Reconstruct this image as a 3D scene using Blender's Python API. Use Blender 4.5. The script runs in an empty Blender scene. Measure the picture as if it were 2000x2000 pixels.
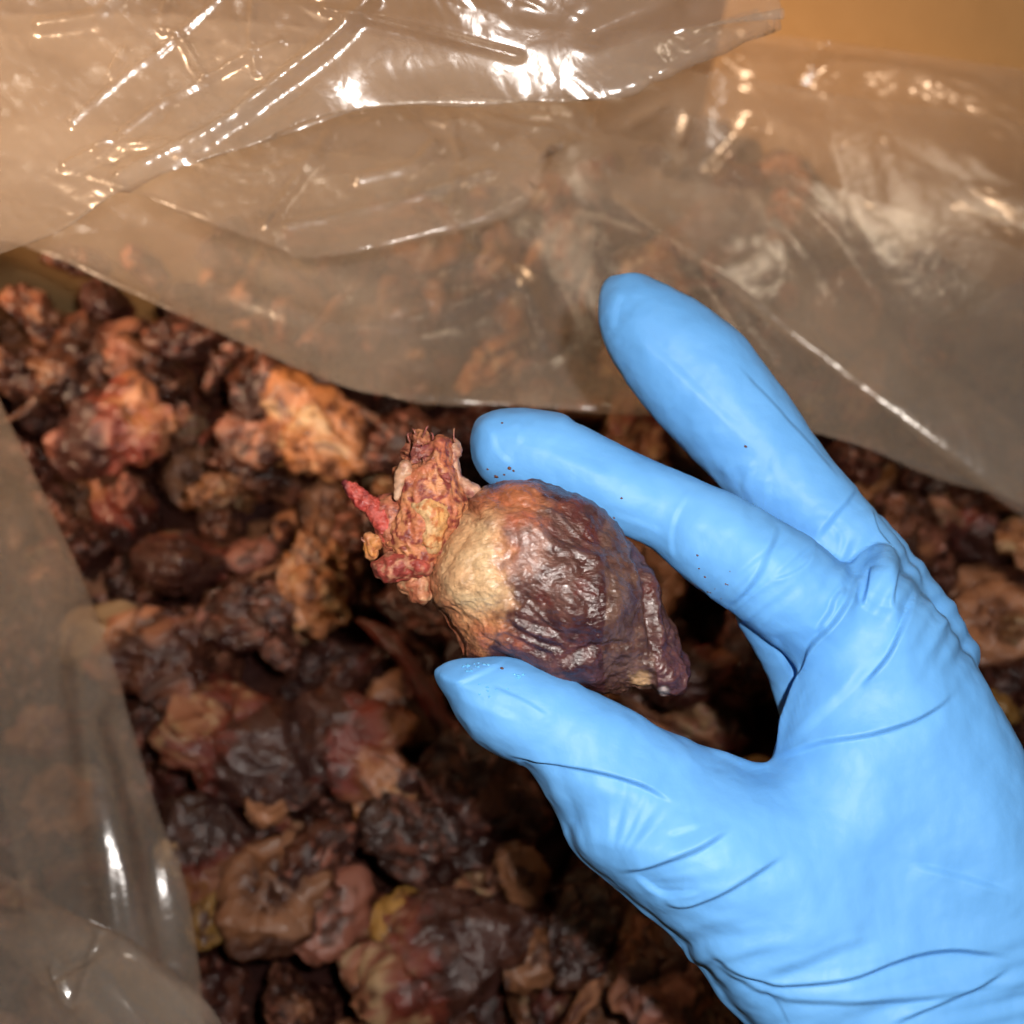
import bpy, bmesh, math, random
import numpy as np
from mathutils import Vector, Matrix

# ------------------------------------------------------------------ camera, world, lights, exposure
SC = bpy.context.scene
COL = SC.collection
TILT = math.radians(25.0)
CAMZ = 0.46
FPX = 1000.0 / math.tan(math.radians(25.0))       # focal length in pixels of the 2000 px frame
D0 = 0.247                                        # distance of the held heart and the hand
CAM = np.array([0.0, 0.0, CAMZ])
AX_R = np.array([1.0, 0.0, 0.0])
AX_U = np.array([0.0, math.cos(TILT), math.sin(TILT)])
AX_B = np.array([0.0, -math.sin(TILT), math.cos(TILT)])
ROT = np.stack([AX_R, AX_U, AX_B], axis=1)        # camera frame -> world

cam_d = bpy.data.cameras.new('camera'); cam = bpy.data.objects.new('camera', cam_d); COL.objects.link(cam)
cam.location = CAM; cam.rotation_euler = (TILT, 0, 0)
cam_d.sensor_width = 36; cam_d.angle = math.radians(50); cam_d.clip_start = 0.01; cam_d.clip_end = 50
cam_d.dof.use_dof = True; cam_d.dof.focus_distance = 0.238; cam_d.dof.aperture_fstop = 12.0
SC.camera = cam

W = bpy.data.worlds.new('World'); SC.world = W; W.use_nodes = True
W.node_tree.nodes['Background'].inputs[0].default_value = (1.0, 0.72, 0.48, 1)
W.node_tree.nodes['Background'].inputs[1].default_value = 0.018

def lamp(name, kind, loc, target, power, color, size=0.01):
    d = bpy.data.lights.new(name, kind); d.energy = power; d.color = color
    o = bpy.data.objects.new(name, d); COL.objects.link(o); o.location = loc
    if kind == 'AREA':
        d.shape = 'DISK'; d.size = size
    else:
        d.shadow_soft_size = size
    o.rotation_euler = (Vector(target) - Vector(loc)).to_track_quat('-Z', 'Y').to_euler()
    return o
flash_at = CAM + AX_R * 0.027 + AX_U * 0.019 + AX_B * 0.004
lamp('phone_flash', 'POINT', tuple(flash_at), (0, 0.2, 0), 4.4, (1.0, 0.93, 0.87), 0.004)
warm = lamp('room_lamp_warm', 'SPOT', (-0.80, 0.02, 0.98), (-0.19, 0.41, 0.16), 106.0, (1.0, 0.67, 0.42), 0.05)
warm.data.spot_size = math.radians(35); warm.data.spot_blend = 1.0
lamp('ceiling_lamp', 'AREA', (0.25, 0.95, 1.75), (0.05, 0.3, 0.05), 2.0, (1.0, 0.80, 0.58), 0.30)

SC.view_settings.view_transform = 'Standard'; SC.view_settings.look = 'None'
SC.view_settings.exposure = 0.0; SC.view_settings.gamma = 1.0; SC.view_settings.use_curve_mapping = False
SC.render.engine = 'CYCLES'
SC.cycles.use_denoising = True
SC.cycles.use_adaptive_sampling = True; SC.cycles.adaptive_threshold = 0.045; SC.cycles.adaptive_min_samples = 12
SC.cycles.max_bounces = 5; SC.cycles.diffuse_bounces = 2; SC.cycles.glossy_bounces = 2; SC.cycles.transparent_max_bounces = 24
SC.cycles.caustics_reflective = False; SC.cycles.caustics_refractive = False
SC.cycles.sample_clamp_indirect = 4.0

# ------------------------------------------------------------------ geometry helpers
def C(px, py, depth):
    """photo position and distance -> metric point in the camera's frame"""
    return np.array([(px - 1000.0) / FPX * depth, (1000.0 - py) / FPX * depth, -depth])
def to_world(v):
    return np.asarray(v) @ ROT.T + CAM
def ground(px, py, z=0.0):
    d = ROT @ np.array([(px - 1000.0) / FPX, (1000.0 - py) / FPX, -1.0])
    return CAM + d * ((z - CAMZ) / d[2])
def pix(v):
    """camera frame points -> photo pixels"""
    return np.stack([1000 + v[:, 0] / -v[:, 2] * FPX, 1000 - v[:, 1] / -v[:, 2] * FPX], axis=1)

_rs = np.random.RandomState(7)
_perm = np.concatenate([_rs.permutation(256)] * 3).astype(np.int64)
_grad = _rs.normal(size=(256, 3)); _grad /= np.linalg.norm(_grad, axis=1)[:, None]
def perlin(p):
    p = np.asarray(p, float); i = np.floor(p).astype(np.int64); f = p - i
    u = f * f * f * (f * (f * 6 - 15) + 10); i &= 255
    out = np.zeros(len(p))
    for dx in (0, 1):
        wx = u[:, 0] if dx else 1 - u[:, 0]
        for dy in (0, 1):
            wy = u[:, 1] if dy else 1 - u[:, 1]
            for dz in (0, 1):
                wz = u[:, 2] if dz else 1 - u[:, 2]
                h = _perm[_perm[_perm[(i[:, 0] + dx) & 255] + ((i[:, 1] + dy) & 255)] + ((i[:, 2] + dz) & 255)]
                g = _grad[h]
                out += wx * wy * wz * (g[:, 0] * (f[:, 0] - dx) + g[:, 1] * (f[:, 1] - dy) + g[:, 2] * (f[:, 2] - dz))
    return out * 1.6
def fbm(p, octaves=4, gain=0.5):
    s = 0; a = 1.0; p = np.asarray(p, float)
    for k in range(octaves):
        s = s + a * perlin(p + 17.3 * k); p = p * 2.03; a *= gain
    return s
def ridged(p, octaves=4, gain=0.5):
    s = 0; a = 1.0; p = np.asarray(p, float)
    for k in range(octaves):
        s = s + a * (1 - 2.2 * np.abs(perlin(p + 9.1 * k))); p = p * 2.07; a *= gain
    return s
def sstep(a, b, x):
    t = np.clip((x - a) / (b - a), 0, 1); return t * t * (3 - 2 * t)
def lerp(a, b, t):
    t = np.asarray(t)[..., None]; return np.asarray(a) * (1 - t) + np.asarray(b) * t

def catmull(pts, n):
    """n points evenly spaced along a smooth curve through pts (any number of columns)"""
    P = np.asarray(pts, float)
    if len(P) == 2:
        t = np.linspace(0, 1, n)[:, None]; return P[0] * (1 - t) + P[1] * t
    E = np.vstack([2 * P[0] - P[1], P, 2 * P[-1] - P[-2]])
    out = []
    for k in range(len(P) - 1):
        a, b, c, d = E[k], E[k + 1], E[k + 2], E[k + 3]
        t = np.linspace(0, 1, 24, endpoint=False)[:, None]
        out.append(0.5 * (2 * b + (c - a) * t + (2 * a - 5 * b + 4 * c - d) * t ** 2 + (3 * b - a - 3 * c + d) * t ** 3))
    out = np.vstack(out + [P[-1:]])
    L = np.concatenate([[0], np.cumsum(np.linalg.norm(np.diff(out[:, :2], axis=0), axis=1) + 1e-9)])
    s = np.linspace(0, L[-1], n)
    return np.stack([np.interp(s, L, out[:, j]) for j in range(P.shape[1])], axis=1)

def seg_dist(q, poly, closed=False):
    """distance of 2D points to a polyline, position along it (0..1) and signed side"""
    P = np.asarray(poly, float); n = len(P); m = n if closed else n - 1
    best = np.full(len(q), 1e9); tt = np.zeros(len(q)); side = np.ones(len(q))
    for k in range(m):
        a = P[k]; b = P[(k + 1) % n]; ab = b - a; L2 = ab @ ab + 1e-12
        t = np.clip(((q - a) @ ab) / L2, 0, 1)
        dv = q - a - t[:, None] * ab; d = np.hypot(dv[:, 0], dv[:, 1])
        w = d < best
        best[w] = d[w]; tt[w] = (k + t[w]) / m; side[w] = np.sign(ab[0] * dv[w, 1] - ab[1] * dv[w, 0])
    return best, tt, side
def inside(q, poly):
    P = np.asarray(poly, float); r = np.zeros(len(q), bool); n = len(P)
    for k in range(n):
        x1, y1 = P[k]; x2, y2 = P[(k + 1) % n]
        if y1 == y2: continue
        c = ((y1 > q[:, 1]) != (y2 > q[:, 1])) & (q[:, 0] < (x2 - x1) * (q[:, 1] - y1) / (y2 - y1) + x1)
        r ^= c
    return r
def poly_sd(q, poly):
    d, _, _ = seg_dist(q, poly, True)
    return np.where(inside(q, poly), d, -d)           # positive inside

class Field:
    """signed distance grid in camera-frame metres"""
    def __init__(self, lo, hi, h):
        self.lo = np.array(lo, float); self.h = h
        self.n = np.ceil((np.array(hi) - self.lo) / h).astype(int) + 1
        self.f = np.full(self.n, 0.05, np.float32)
        self.ax = [self.lo[k] + h * np.arange(self.n[k]) for k in range(3)]
    def window(self, lo, hi):
        a = np.clip(np.floor((np.array(lo) - self.lo) / self.h).astype(int), 0, self.n)
        b = np.clip(np.ceil((np.array(hi) - self.lo) / self.h).astype(int) + 1, 0, self.n)
        return tuple(slice(x, y) for x, y in zip(a, b))
    def tube(self, pts, flat=1.0, step=0.0022, into=None):
        """pts: x,y,z,r along a curve; flat squeezes it along the view axis"""
        P = np.asarray(pts, float); L = np.linalg.norm(np.diff(P[:, :3], axis=0), axis=1).sum()
        Q = catmull3(P, max(3, int(L / step)))
        f = self.f if into is None else into
        for a, b in zip(Q[:-1], Q[1:]):
            r = max(a[3], b[3]); pad = r + 0.010
            lo = np.minimum(a[:3], b[:3]) - pad; hi = np.maximum(a[:3], b[:3]) + pad
            w = self.window(lo, hi)
            X = self.ax[0][w[0]][:, None, None]; Y = self.ax[1][w[1]][None, :, None]; Z = self.ax[2][w[2]][None, None, :]
            if X.size * Y.size * Z.size == 0: continue
            ab = b[:3] - a[:3]; L2 = ab @ ab + 1e-12
            t = np.clip(((X - a[0]) * ab[0] + (Y - a[1]) * ab[1] + (Z - a[2]) * ab[2]) / L2, 0, 1)
            d = np.sqrt((X - a[0] - t * ab[0]) ** 2 + (Y - a[1] - t * ab[1]) ** 2 + ((Z - a[2] - t * ab[2]) / flat) ** 2) - (a[3] + (b[3] - a[3]) * t)
            f[w] = np.minimum(f[w], d.astype(np.float32))
        return f
    def fresh(self):
        return np.full(self.n, 0.05, np.float32)
    def join(self, g, k):
        a, b = self.f, g
        h = np.clip(0.5 + 0.5 * (b - a) / k, 0, 1)
        self.f = (b * (1 - h) + a * h - k * h * (1 - h)).astype(np.float32)
    def inflate(self, poly, zc, H, R, pw=2.0, back=None):
        """body with the outline poly (metres), rounded over R at its rim, half thickness H; zc(x,y)"""
        X, Y = np.meshgrid(self.ax[0], self.ax[1], indexing='ij'); q = np.stack([X.ravel(), Y.ravel()], 1)
        sd = poly_sd(q, poly).reshape(X.shape)
        t = np.clip(sd / R, 0, 1)
        prof = (1 - (1 - t) ** pw) ** (1 / pw)
        z0 = zc(X, Y) if callable(zc) else np.full(X.shape, zc)
        Hf = H(X, Y) if callable(H) else H
        Hb = Hf if back is None else back
        Z = self.ax[2][None, None, :] - z0[:, :, None]
        hh = np.where(Z > 0, (Hf * prof)[:, :, None], (Hb * prof)[:, :, None])
        dz = np.abs(Z) - hh
        g = np.where(sd[:, :, None] > 0, np.maximum(dz * 0.8, -np.maximum(sd, 0)[:, :, None] - 0.002),
                     np.sqrt(np.minimum(sd, 0)[:, :, None] ** 2 + np.maximum(np.abs(Z), 0) ** 2))
        return g.astype(np.float32)
    def blur(self, times=1):
        for _ in range(times):
            for k in range(3):
                self.f = (0.5 * self.f + 0.25 * np.roll(self.f, 1, k) + 0.25 * np.roll(self.f, -1, k)).astype(np.float32)
    def mesh(self):
        f = self.f; s = f < 0
        n = f.shape
        cs = [s[dx:n[0] - 1 + dx, dy:n[1] - 1 + dy, dz:n[2] - 1 + dz] for dx in (0, 1) for dy in (0, 1) for dz in (0, 1)]
        cnt = sum(c.astype(np.int8) for c in cs)
        act = (cnt > 0) & (cnt < 8)
        idx = np.argwhere(act); num = np.full(act.shape, -1, np.int64); num[act] = np.arange(len(idx))
        offs = np.array([(dx, dy, dz) for dx in (0, 1) for dy in (0, 1) for dz in (0, 1)])
        val = np.stack([f[idx[:, 0] + o[0], idx[:, 1] + o[1], idx[:, 2] + o[2]] for o in offs], 1).astype(float)
        acc = np.zeros((len(idx), 3)); m = np.zeros(len(idx))
        for a in range(8):
            for b in range(a + 1, 8):
                if np.abs(offs[a] - offs[b]).sum() != 1: continue
                cr = (val[:, a] < 0) != (val[:, b] < 0)
                t = np.where(cr, val[:, a] / np.where(cr, val[:, a] - val[:, b], 1), 0)
                acc += np.where(cr[:, None], offs[a] + t[:, None] * (offs[b] - offs[a]), 0); m += cr
        V = (idx + acc / np.maximum(m, 1)[:, None]) * self.h + self.lo
        F = []
        for ax in range(3):
            o = [0, 0, 0]; o[ax] = 1
            A = s[:n[0] - o[0], :n[1] - o[1], :n[2] - o[2]]; B = s[o[0]:, o[1]:, o[2]:]
            e = np.argwhere(A != B); u, v = [k for k in range(3) if k != ax]
            ok = (e[:, u] > 0) & (e[:, v] > 0) & (e[:, u] < n[u] - 1) & (e[:, v] < n[v] - 1); e = e[ok]
            flip = ~A[e[:, 0], e[:, 1], e[:, 2]]
            if ax == 1: flip = ~flip
            q = []
            for du, dv in ((0, 0), (-1, 0), (-1, -1), (0, -1)):
                c = e.copy(); c[:, u] += du; c[:, v] += dv
                q.append(num[c[:, 0], c[:, 1], c[:, 2]])
            q = np.stack(q, 1); q[flip] = q[flip][:, ::-1]; F.append(q)
        return V, np.vstack(F)

def catmull3(P, n):
    E = np.vstack([2 * P[0] - P[1], P, 2 * P[-1] - P[-2]]); out = []
    for k in range(len(P) - 1):
        a, b, c, d = E[k], E[k + 1], E[k + 2], E[k + 3]
        t = np.linspace(0, 1, 16, endpoint=False)[:, None]
        out.append(0.5 * (2 * b + (c - a) * t + (2 * a - 5 * b + 4 * c - d) * t ** 2 + (3 * b - a - 3 * c + d) * t ** 3))
    out = np.vstack(out + [P[-1:]])
    L = np.concatenate([[0], np.cumsum(np.linalg.norm(np.diff(out[:, :3], axis=0), axis=1) + 1e-9)])
    s = np.linspace(0, L[-1], n)
    return np.stack([np.interp(s, L, out[:, j]) for j in range(P.shape[1])], axis=1)

def vnormals(V, F):
    tri = np.vstack([F[:, [0, 1, 2]], F[:, [0, 2, 3]]]) if F.shape[1] == 4 else F
    fn = np.cross(V[tri[:, 1]] - V[tri[:, 0]], V[tri[:, 2]] - V[tri[:, 0]])
    N = np.zeros_like(V)
    for k in range(3): 
        for j in range(3):
            N[:, j] += np.bincount(tri[:, k], fn[:, j], len(V))
    return N / np.maximum(np.linalg.norm(N, axis=1), 1e-12)[:, None]

def mesh_data(name, V, F, mat=None, col=None, smooth=True):
    me = bpy.data.meshes.new(name)
    F = np.asarray(F, np.int64); k = F.shape[1]
    me.vertices.add(len(V)); me.vertices.foreach_set('co', np.asarray(V, np.float32).ravel())
    me.loops.add(F.size); me.loops.foreach_set('vertex_index', F.ravel().astype(np.int32))
    me.polygons.add(len(F)); me.polygons.foreach_set('loop_start', (np.arange(len(F)) * k).astype(np.int32))
    me.polygons.foreach_set('loop_total', np.full(len(F), k, np.int32))
    me.polygons.foreach_set('use_smooth', np.full(len(F), smooth))
    me.update(calc_edges=True); me.validate()
    if col is not None:
        a = me.attributes.new('Col', 'FLOAT_COLOR', 'POINT')
        c = np.ones((len(V), 4), np.float32); c[:, :col.shape[1]] = col; a.data.foreach_set('color', c.ravel())
    if mat: me.materials.append(mat)
    return me
def link(name, me, loc=(0, 0, 0), parent=None):
    o = bpy.data.objects.new(name, me); COL.objects.link(o); o.location = loc
    if parent: o.parent = parent
    return o
def world_obj(name, Vc, F, mat, col=None, parent=None, smooth=True):
    """mesh given in the camera frame, linked with its origin at its own base"""
    V = to_world(Vc); org = np.array([V[:, 0].mean(), V[:, 1].mean(), V[:, 2].min()])
    if parent is not None: org = np.array(parent.location)
    o = link(name, mesh_data(name, V - org, F, mat, col, smooth), org if parent is None else (0, 0, 0), parent)
    return o
def tag(o, label=None, cat=None, group=None, kind=None):
    for k, v in (('label', label), ('category', cat), ('group', group), ('kind', kind)):
        if v: o[k] = v
    return o
def empty(name, loc):
    o = bpy.data.objects.new(name, None); COL.objects.link(o); o.location = loc; o.empty_display_size = 0.02
    return o

# ------------------------------------------------------------------ materials
def newmat(name):
    m = bpy.data.materials.new(name); m.use_nodes = True; nt = m.node_tree
    return m, nt, nt.nodes['Principled BSDF'], nt.nodes['Material Output']
def node(nt, t, **kw):
    n = nt.nodes.new(t)
    for k, v in kw.items():
        if k.startswith('i_'): n.inputs[k[2:].replace('_', ' ')].default_value = v
        else: setattr(n, k, v)
    return n
def L(nt, a, b): nt.links.new(a, b)

def mat_glove():
    m, nt, p, out = newmat('blue_nitrile')
    tc = node(nt, 'ShaderNodeTexCoord')
    n1 = node(nt, 'ShaderNodeTexNoise', i_Scale=30.0, i_Detail=4.0); L(nt, tc.outputs['Object'], n1.inputs['Vector'])
    r = node(nt, 'ShaderNodeValToRGB'); r.color_ramp.elements[0].color = (0.088, 0.300, 0.67, 1); r.color_ramp.elements[1].color = (0.150, 0.405, 0.79, 1)
    L(nt, n1.outputs['Fac'], r.inputs['Fac']); L(nt, r.outputs['Color'], p.inputs['Base Color'])
    n2 = node(nt, 'ShaderNodeTexNoise', i_Scale=900.0, i_Detail=2.0); L(nt, tc.outputs['Object'], n2.inputs['Vector'])
    n3 = node(nt, 'ShaderNodeTexNoise', i_Scale=120.0, i_Detail=4.0); L(nt, tc.outputs['Object'], n3.inputs['Vector'])
    b1 = node(nt, 'ShaderNodeBump', i_Strength=0.10, i_Distance=0.0003); L(nt, n2.outputs['Fac'], b1.inputs['Height'])
    b2 = node(nt, 'ShaderNodeBump', i_Strength=0.22, i_Distance=0.0012); L(nt, n3.outputs['Fac'], b2.inputs['Height']); L(nt, b1.outputs['Normal'], b2.inputs['Normal'])
    L(nt, b2.outputs['Normal'], p.inputs['Normal'])
    p.inputs['Roughness'].default_value = 0.52; p.inputs['Specular IOR Level'].default_value = 0.32
    return m

def mat_meat(name, fine=1.0, rough=(0.30, 0.62), bump=0.6, var=0.0, spec=0.5, coat=0.0):
    m, nt, p, out = newmat(name)
    tc = node(nt, 'ShaderNodeTexCoord')
    at = node(nt, 'ShaderNodeAttribute', attribute_name='Col')
    n1 = node(nt, 'ShaderNodeTexNoise', i_Scale=330.0 * fine, i_Detail=6.0, i_Roughness=0.65); L(nt, tc.outputs['Object'], n1.inputs['Vector'])
    mr = node(nt, 'ShaderNodeMapRange'); mr.inputs['From Min'].default_value = 0.3; mr.inputs['From Max'].default_value = 0.7; mr.inputs['To Min'].default_value = 0.62; mr.inputs['To Max'].default_value = 1.32
    L(nt, n1.outputs['Fac'], mr.inputs['Value'])
    mul = node(nt, 'ShaderNodeMix', data_type='RGBA', blend_type='MULTIPLY'); mul.inputs['Factor'].default_value = 1.0
    L(nt, at.outputs['Color'], mul.inputs['A']); L(nt, mr.outputs['Result'], mul.inputs['B'])
    csrc = mul.outputs['Result']
    if var > 0:
        oi = node(nt, 'ShaderNodeObjectInfo'); hs = node(nt, 'ShaderNodeHueSaturation')
        v = node(nt, 'ShaderNodeMapRange'); v.inputs['To Min'].default_value = 1 - var; v.inputs['To Max'].default_value = 1 + var * 1.3
        L(nt, oi.outputs['Random'], v.inputs['Value']); L(nt, v.outputs['Result'], hs.inputs['Value']); L(nt, csrc, hs.inputs['Color']); csrc = hs.outputs['Color']
    L(nt, csrc, p.inputs['Base Color'])
    rr = node(nt, 'ShaderNodeMapRange'); rr.inputs['From Min'].default_value = 0.35; rr.inputs['From Max'].default_value = 0.65; rr.inputs['To Min'].default_value = rough[0]; rr.inputs['To Max'].default_value = rough[1]
    n4 = node(nt, 'ShaderNodeTexNoise', i_Scale=140.0 * fine, i_Detail=3.0); L(nt, tc.outputs['Object'], n4.inputs['Vector'])
    L(nt, n4.outputs['Fac'], rr.inputs['Value']); L(nt, rr.outputs['Result'], p.inputs['Roughness'])
    mp = node(nt, 'ShaderNodeMapping'); mp.inputs['Scale'].default_value = (1.0, 1.9, 1.0); mp.inputs['Rotation'].default_value = (0.2, 0.1, 0.6)
    L(nt, tc.outputs['Object'], mp.inputs['Vector'])
    n2 = node(nt, 'ShaderNodeTexNoise', i_Scale=420.0 * fine, i_Detail=5.0, i_Roughness=0.6, i_Distortion=0.6); L(nt, mp.outputs['Vector'], n2.inputs['Vector'])
    vo = node(nt, 'ShaderNodeTexVoronoi', feature='SMOOTH_F1', i_Scale=520.0 * fine); L(nt, mp.outputs['Vector'], vo.inputs['Vector'])
    b1 = node(nt, 'ShaderNodeBump', i_Strength=bump, i_Distance=0.0011 / fine); L(nt, n2.outputs['Fac'], b1.inputs['Height'])
    b2 = node(nt, 'ShaderNodeBump', i_Strength=bump * 0.7, i_Distance=0.0007 / fine); L(nt, vo.outputs['Distance'], b2.inputs['Height']); L(nt, b1.outputs['Normal'], b2.inputs['Normal'])
    L(nt, b2.outputs['Normal'], p.inputs['Normal'])
    p.inputs['Specular IOR Level'].default_value = spec
    if coat:
        b3 = node(nt, 'ShaderNodeBump', i_Strength=bump * 0.55, i_Distance=0.0011 / fine); L(nt, n2.outputs['Fac'], b3.inputs['Height'])
        p.inputs['Coat Weight'].default_value = coat; p.inputs['Coat Roughness'].default_value = 0.20; L(nt, b3.outputs['Normal'], p.inputs['Coat Normal'])
    return m

def mat_film(name, haze=0.16, tint=(0.86, 0.78, 0.70)):
    m, nt, p, out = newmat(name); nt.nodes.remove(p)
    tc = node(nt, 'ShaderNodeTexCoord')
    tr = node(nt, 'ShaderNodeBsdfTransparent'); tr.inputs[0].default_value = (0.97, 0.95, 0.92, 1)
    df = node(nt, 'ShaderNodeBsdfDiffuse'); df.inputs[0].default_value = (*tint, 1)
    tl = node(nt, 'ShaderNodeBsdfTranslucent'); tl.inputs[0].default_value = (*tint, 1)
    dm = node(nt, 'ShaderNodeMixShader'); dm.inputs[0].default_value = 0.5; L(nt, df.outputs[0], dm.inputs[1]); L(nt, tl.outputs[0], dm.inputs[2])
    nz = node(nt, 'ShaderNodeTexNoise', i_Scale=26.0, i_Detail=3.0, i_Distortion=0.5); L(nt, tc.outputs['Object'], nz.inputs['Vector'])
    hz = node(nt, 'ShaderNodeMapRange'); hz.inputs['From Min'].default_value = 0.3; hz.inputs['From Max'].default_value = 0.7
    hz.inputs['To Min'].default_value = haze * 0.65; hz.inputs['To Max'].default_value = haze * 1.35; L(nt, nz.outputs['Fac'], hz.inputs['Value'])
    m1 = node(nt, 'ShaderNodeMixShader'); L(nt, hz.outputs['Result'], m1.inputs[0]); L(nt, tr.outputs[0], m1.inputs[1]); L(nt, dm.outputs[0], m1.inputs[2])
    gl = node(nt, 'ShaderNodeBsdfGlossy'); gl.inputs['Roughness'].default_value = 0.20; gl.inputs[0].default_value = (1, 1, 1, 1)
    n2 = node(nt, 'ShaderNodeTexNoise', i_Scale=160.0, i_Detail=4.0, i_Distortion=1.0); L(nt, tc.outputs['Object'], n2.inputs['Vector'])
    bp = node(nt, 'ShaderNodeBump', i_Strength=0.22, i_Distance=0.0008); L(nt, n2.outputs['Fac'], bp.inputs['Height']); L(nt, bp.outputs['Normal'], gl.inputs['Normal'])
    fr = node(nt, 'ShaderNodeFresnel'); ge = node(nt, 'ShaderNodeNewGeometry'); io = node(nt, 'ShaderNodeMapRange')
    io.inputs['To Min'].default_value = 1.5; io.inputs['To Max'].default_value = 1 / 1.5; L(nt, ge.outputs['Backfacing'], io.inputs['Value']); L(nt, io.outputs['Result'], fr.inputs[0])
    L(nt, bp.outputs['Normal'], fr.inputs['Normal'])
    mu = node(nt, 'ShaderNodeMath', operation='MULTIPLY_ADD'); mu.inputs[1].default_value = 1.1; mu.inputs[2].default_value = 0.02; mu.use_clamp = True
    L(nt, fr.outputs[0], mu.inputs[0])
    m2 = node(nt, 'ShaderNodeMixShader'); L(nt, mu.outputs[0], m2.inputs[0]); L(nt, m1.outputs[0], m2.inputs[1]); L(nt, gl.outputs[0], m2.inputs[2])
    L(nt, m2.outputs[0], out.inputs['Surface'])
    return m

def mat_card():
    m, nt, p, out = newmat('corrugated_cardboard')
    tc = node(nt, 'ShaderNodeTexCoord')
    n1 = node(nt, 'ShaderNodeTexNoise', i_Scale=60.0, i_Detail=6.0); L(nt, tc.outputs['Object'], n1.inputs['Vector'])
    r = node(nt, 'ShaderNodeValToRGB'); r.color_ramp.elements[0].color = (0.43, 0.255, 0.105, 1); r.color_ramp.elements[1].color = (0.51, 0.31, 0.135, 1)
    L(nt, n1.outputs['Fac'], r.inputs['Fac']); L(nt, r.outputs['Color'], p.inputs['Base Color'])
    w = node(nt, 'ShaderNodeTexWave', i_Scale=70.0, i_Distortion=0.6); L(nt, tc.outputs['Object'], w.inputs['Vector'])
    b = node(nt, 'ShaderNodeBump', i_Strength=0.08, i_Distance=0.001); L(nt, w.outputs['Fac'], b.inputs['Height']); L(nt, b.outputs['Normal'], p.inputs['Normal'])
    p.inputs['Roughness'].default_value = 0.8
    return m
def mat_simple(name, col, rough=0.5, trans=0.0):
    m, nt, p, out = newmat(name)
    tc = node(nt, 'ShaderNodeTexCoord'); n1 = node(nt, 'ShaderNodeTexNoise', i_Scale=300.0); L(nt, tc.outputs['Object'], n1.inputs['Vector'])
    r = node(nt, 'ShaderNodeValToRGB'); r.color_ramp.elements[0].color = tuple(c * 0.7 for c in col) + (1,); r.color_ramp.elements[1].color = tuple(min(1, c * 1.3) for c in col) + (1,)
    L(nt, n1.outputs['Fac'], r.inputs['Fac']); L(nt, r.outputs['Color'], p.inputs['Base Color'])
    p.inputs['Roughness'].default_value = rough; p.inputs['Transmission Weight'].default_value = trans
    return m
M_GLOVE = mat_glove()
M_HEART = mat_meat('dried_heart_skin', 1.7, (0.24, 0.45), 0.55, 0.0, 0.5, 0.42)
M_TORN = mat_meat('torn_vessel_tissue', 1.7, (0.26, 0.55), 0.6, 0.0, 0.45)
M_PILE = mat_meat('dried_heart_pile_skin', 0.7, (0.20, 0.42), 0.30, 0.30, 0.6, 0.5)
M_BED = mat_meat('deep_pile_surface', 0.5, (0.55, 0.85), 0.8, 0.0, 0.2)
M_FILM = mat_film('clear_poly_film', 0.19)
M_CARD = mat_card()
M_CRUMB = mat_simple('crumb_brown', (0.10, 0.035, 0.02), 0.6)
M_DROP = mat_simple('wet_glove_bead', (0.12, 0.42, 0.80), 0.04); M_DROP.node_tree.nodes['Principled BSDF'].inputs['Coat Weight'].default_value = 1.0

# ------------------------------------------------------------------ box
box_pts = [(-0.34, 0.345), (0.110, 0.475), (0.48, 0.175), (0.48, -0.30), (-0.34, -0.30)]
heights = [0.34, 0.34, 0.16, 0.13, 0.13]
box = empty('cardboard_box', (0.03, 0.03, -0.14))
tag(box, 'brown corrugated cardboard bin lined with clear plastic around the dried hearts', 'box')
def panel(a, b, h, name):
    a = np.array(a); b = np.array(b); d = b - a; ln = np.linalg.norm(d); d /= ln; nrm = np.array([-d[1], d[0]])
    if nrm @ (np.array([0.03, 0.0]) - a) > 0: nrm = -nrm
    t = 0.006; bm = bmesh.new(); vs = []
    for z in (0.0, h + 0.14):
        for q in (a, b, b + nrm * t, a + nrm * t):
            vs.append(bm.verts.new((q[0] - 0.03, q[1] - 0.03, z)))
    for f in ((0, 1, 2, 3), (4, 5, 6, 7), (0, 1, 5, 4), (1, 2, 6, 5), (2, 3, 7, 6), (3, 0, 4, 7)): bm.faces.new([vs[i] for i in f])
    bmesh.ops.recalc_face_normals(bm, faces=bm.faces)
    me = bpy.data.meshes.new(name); bm.to_mesh(me); bm.free(); me.materials.append(M_CARD)
    return link(name, me, (0, 0, 0), box)
for k in range(5): panel(box_pts[k], box_pts[(k + 1) % 5], heights[k], 'wall_panel')
bm = bmesh.new(); vv = [bm.verts.new((x - 0.03, y - 0.03, 0.002)) for x, y in box_pts]; bm.faces.new(vv)
me = bpy.data.meshes.new('bottom'); bm.to_mesh(me); bm.free(); me.materials.append(M_CARD); link('bottom', me, (0, 0, 0), box)

# ------------------------------------------------------------------ pieces of dried heart in the pile
def ico(sub):
    bm = bmesh.new(); bmesh.ops.create_icosphere(bm, subdivisions=sub, radius=1.0)
    bm.verts.ensure_lookup_table(); V = np.array([v.co[:] for v in bm.verts]); F = np.array([[v.index for v in f.verts] for f in bm.faces]); bm.free()
    return V, F
ICO5 = ico(5); ICO4 = ico(4)
MAROON = (0.034, 0.0085, 0.0065); PURPLE = (0.072, 0.028, 0.022); BROWN = (0.085, 0.026, 0.014)
TAN = (0.40, 0.175, 0.085); CREAM = (0.47, 0.31, 0.17); ORANGE = (0.33, 0.13, 0.042); PINK = (0.34, 0.125, 0.085); YELLOW = (0.36, 0.19, 0.045); RED = (0.17, 0.028, 0.018)

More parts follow.
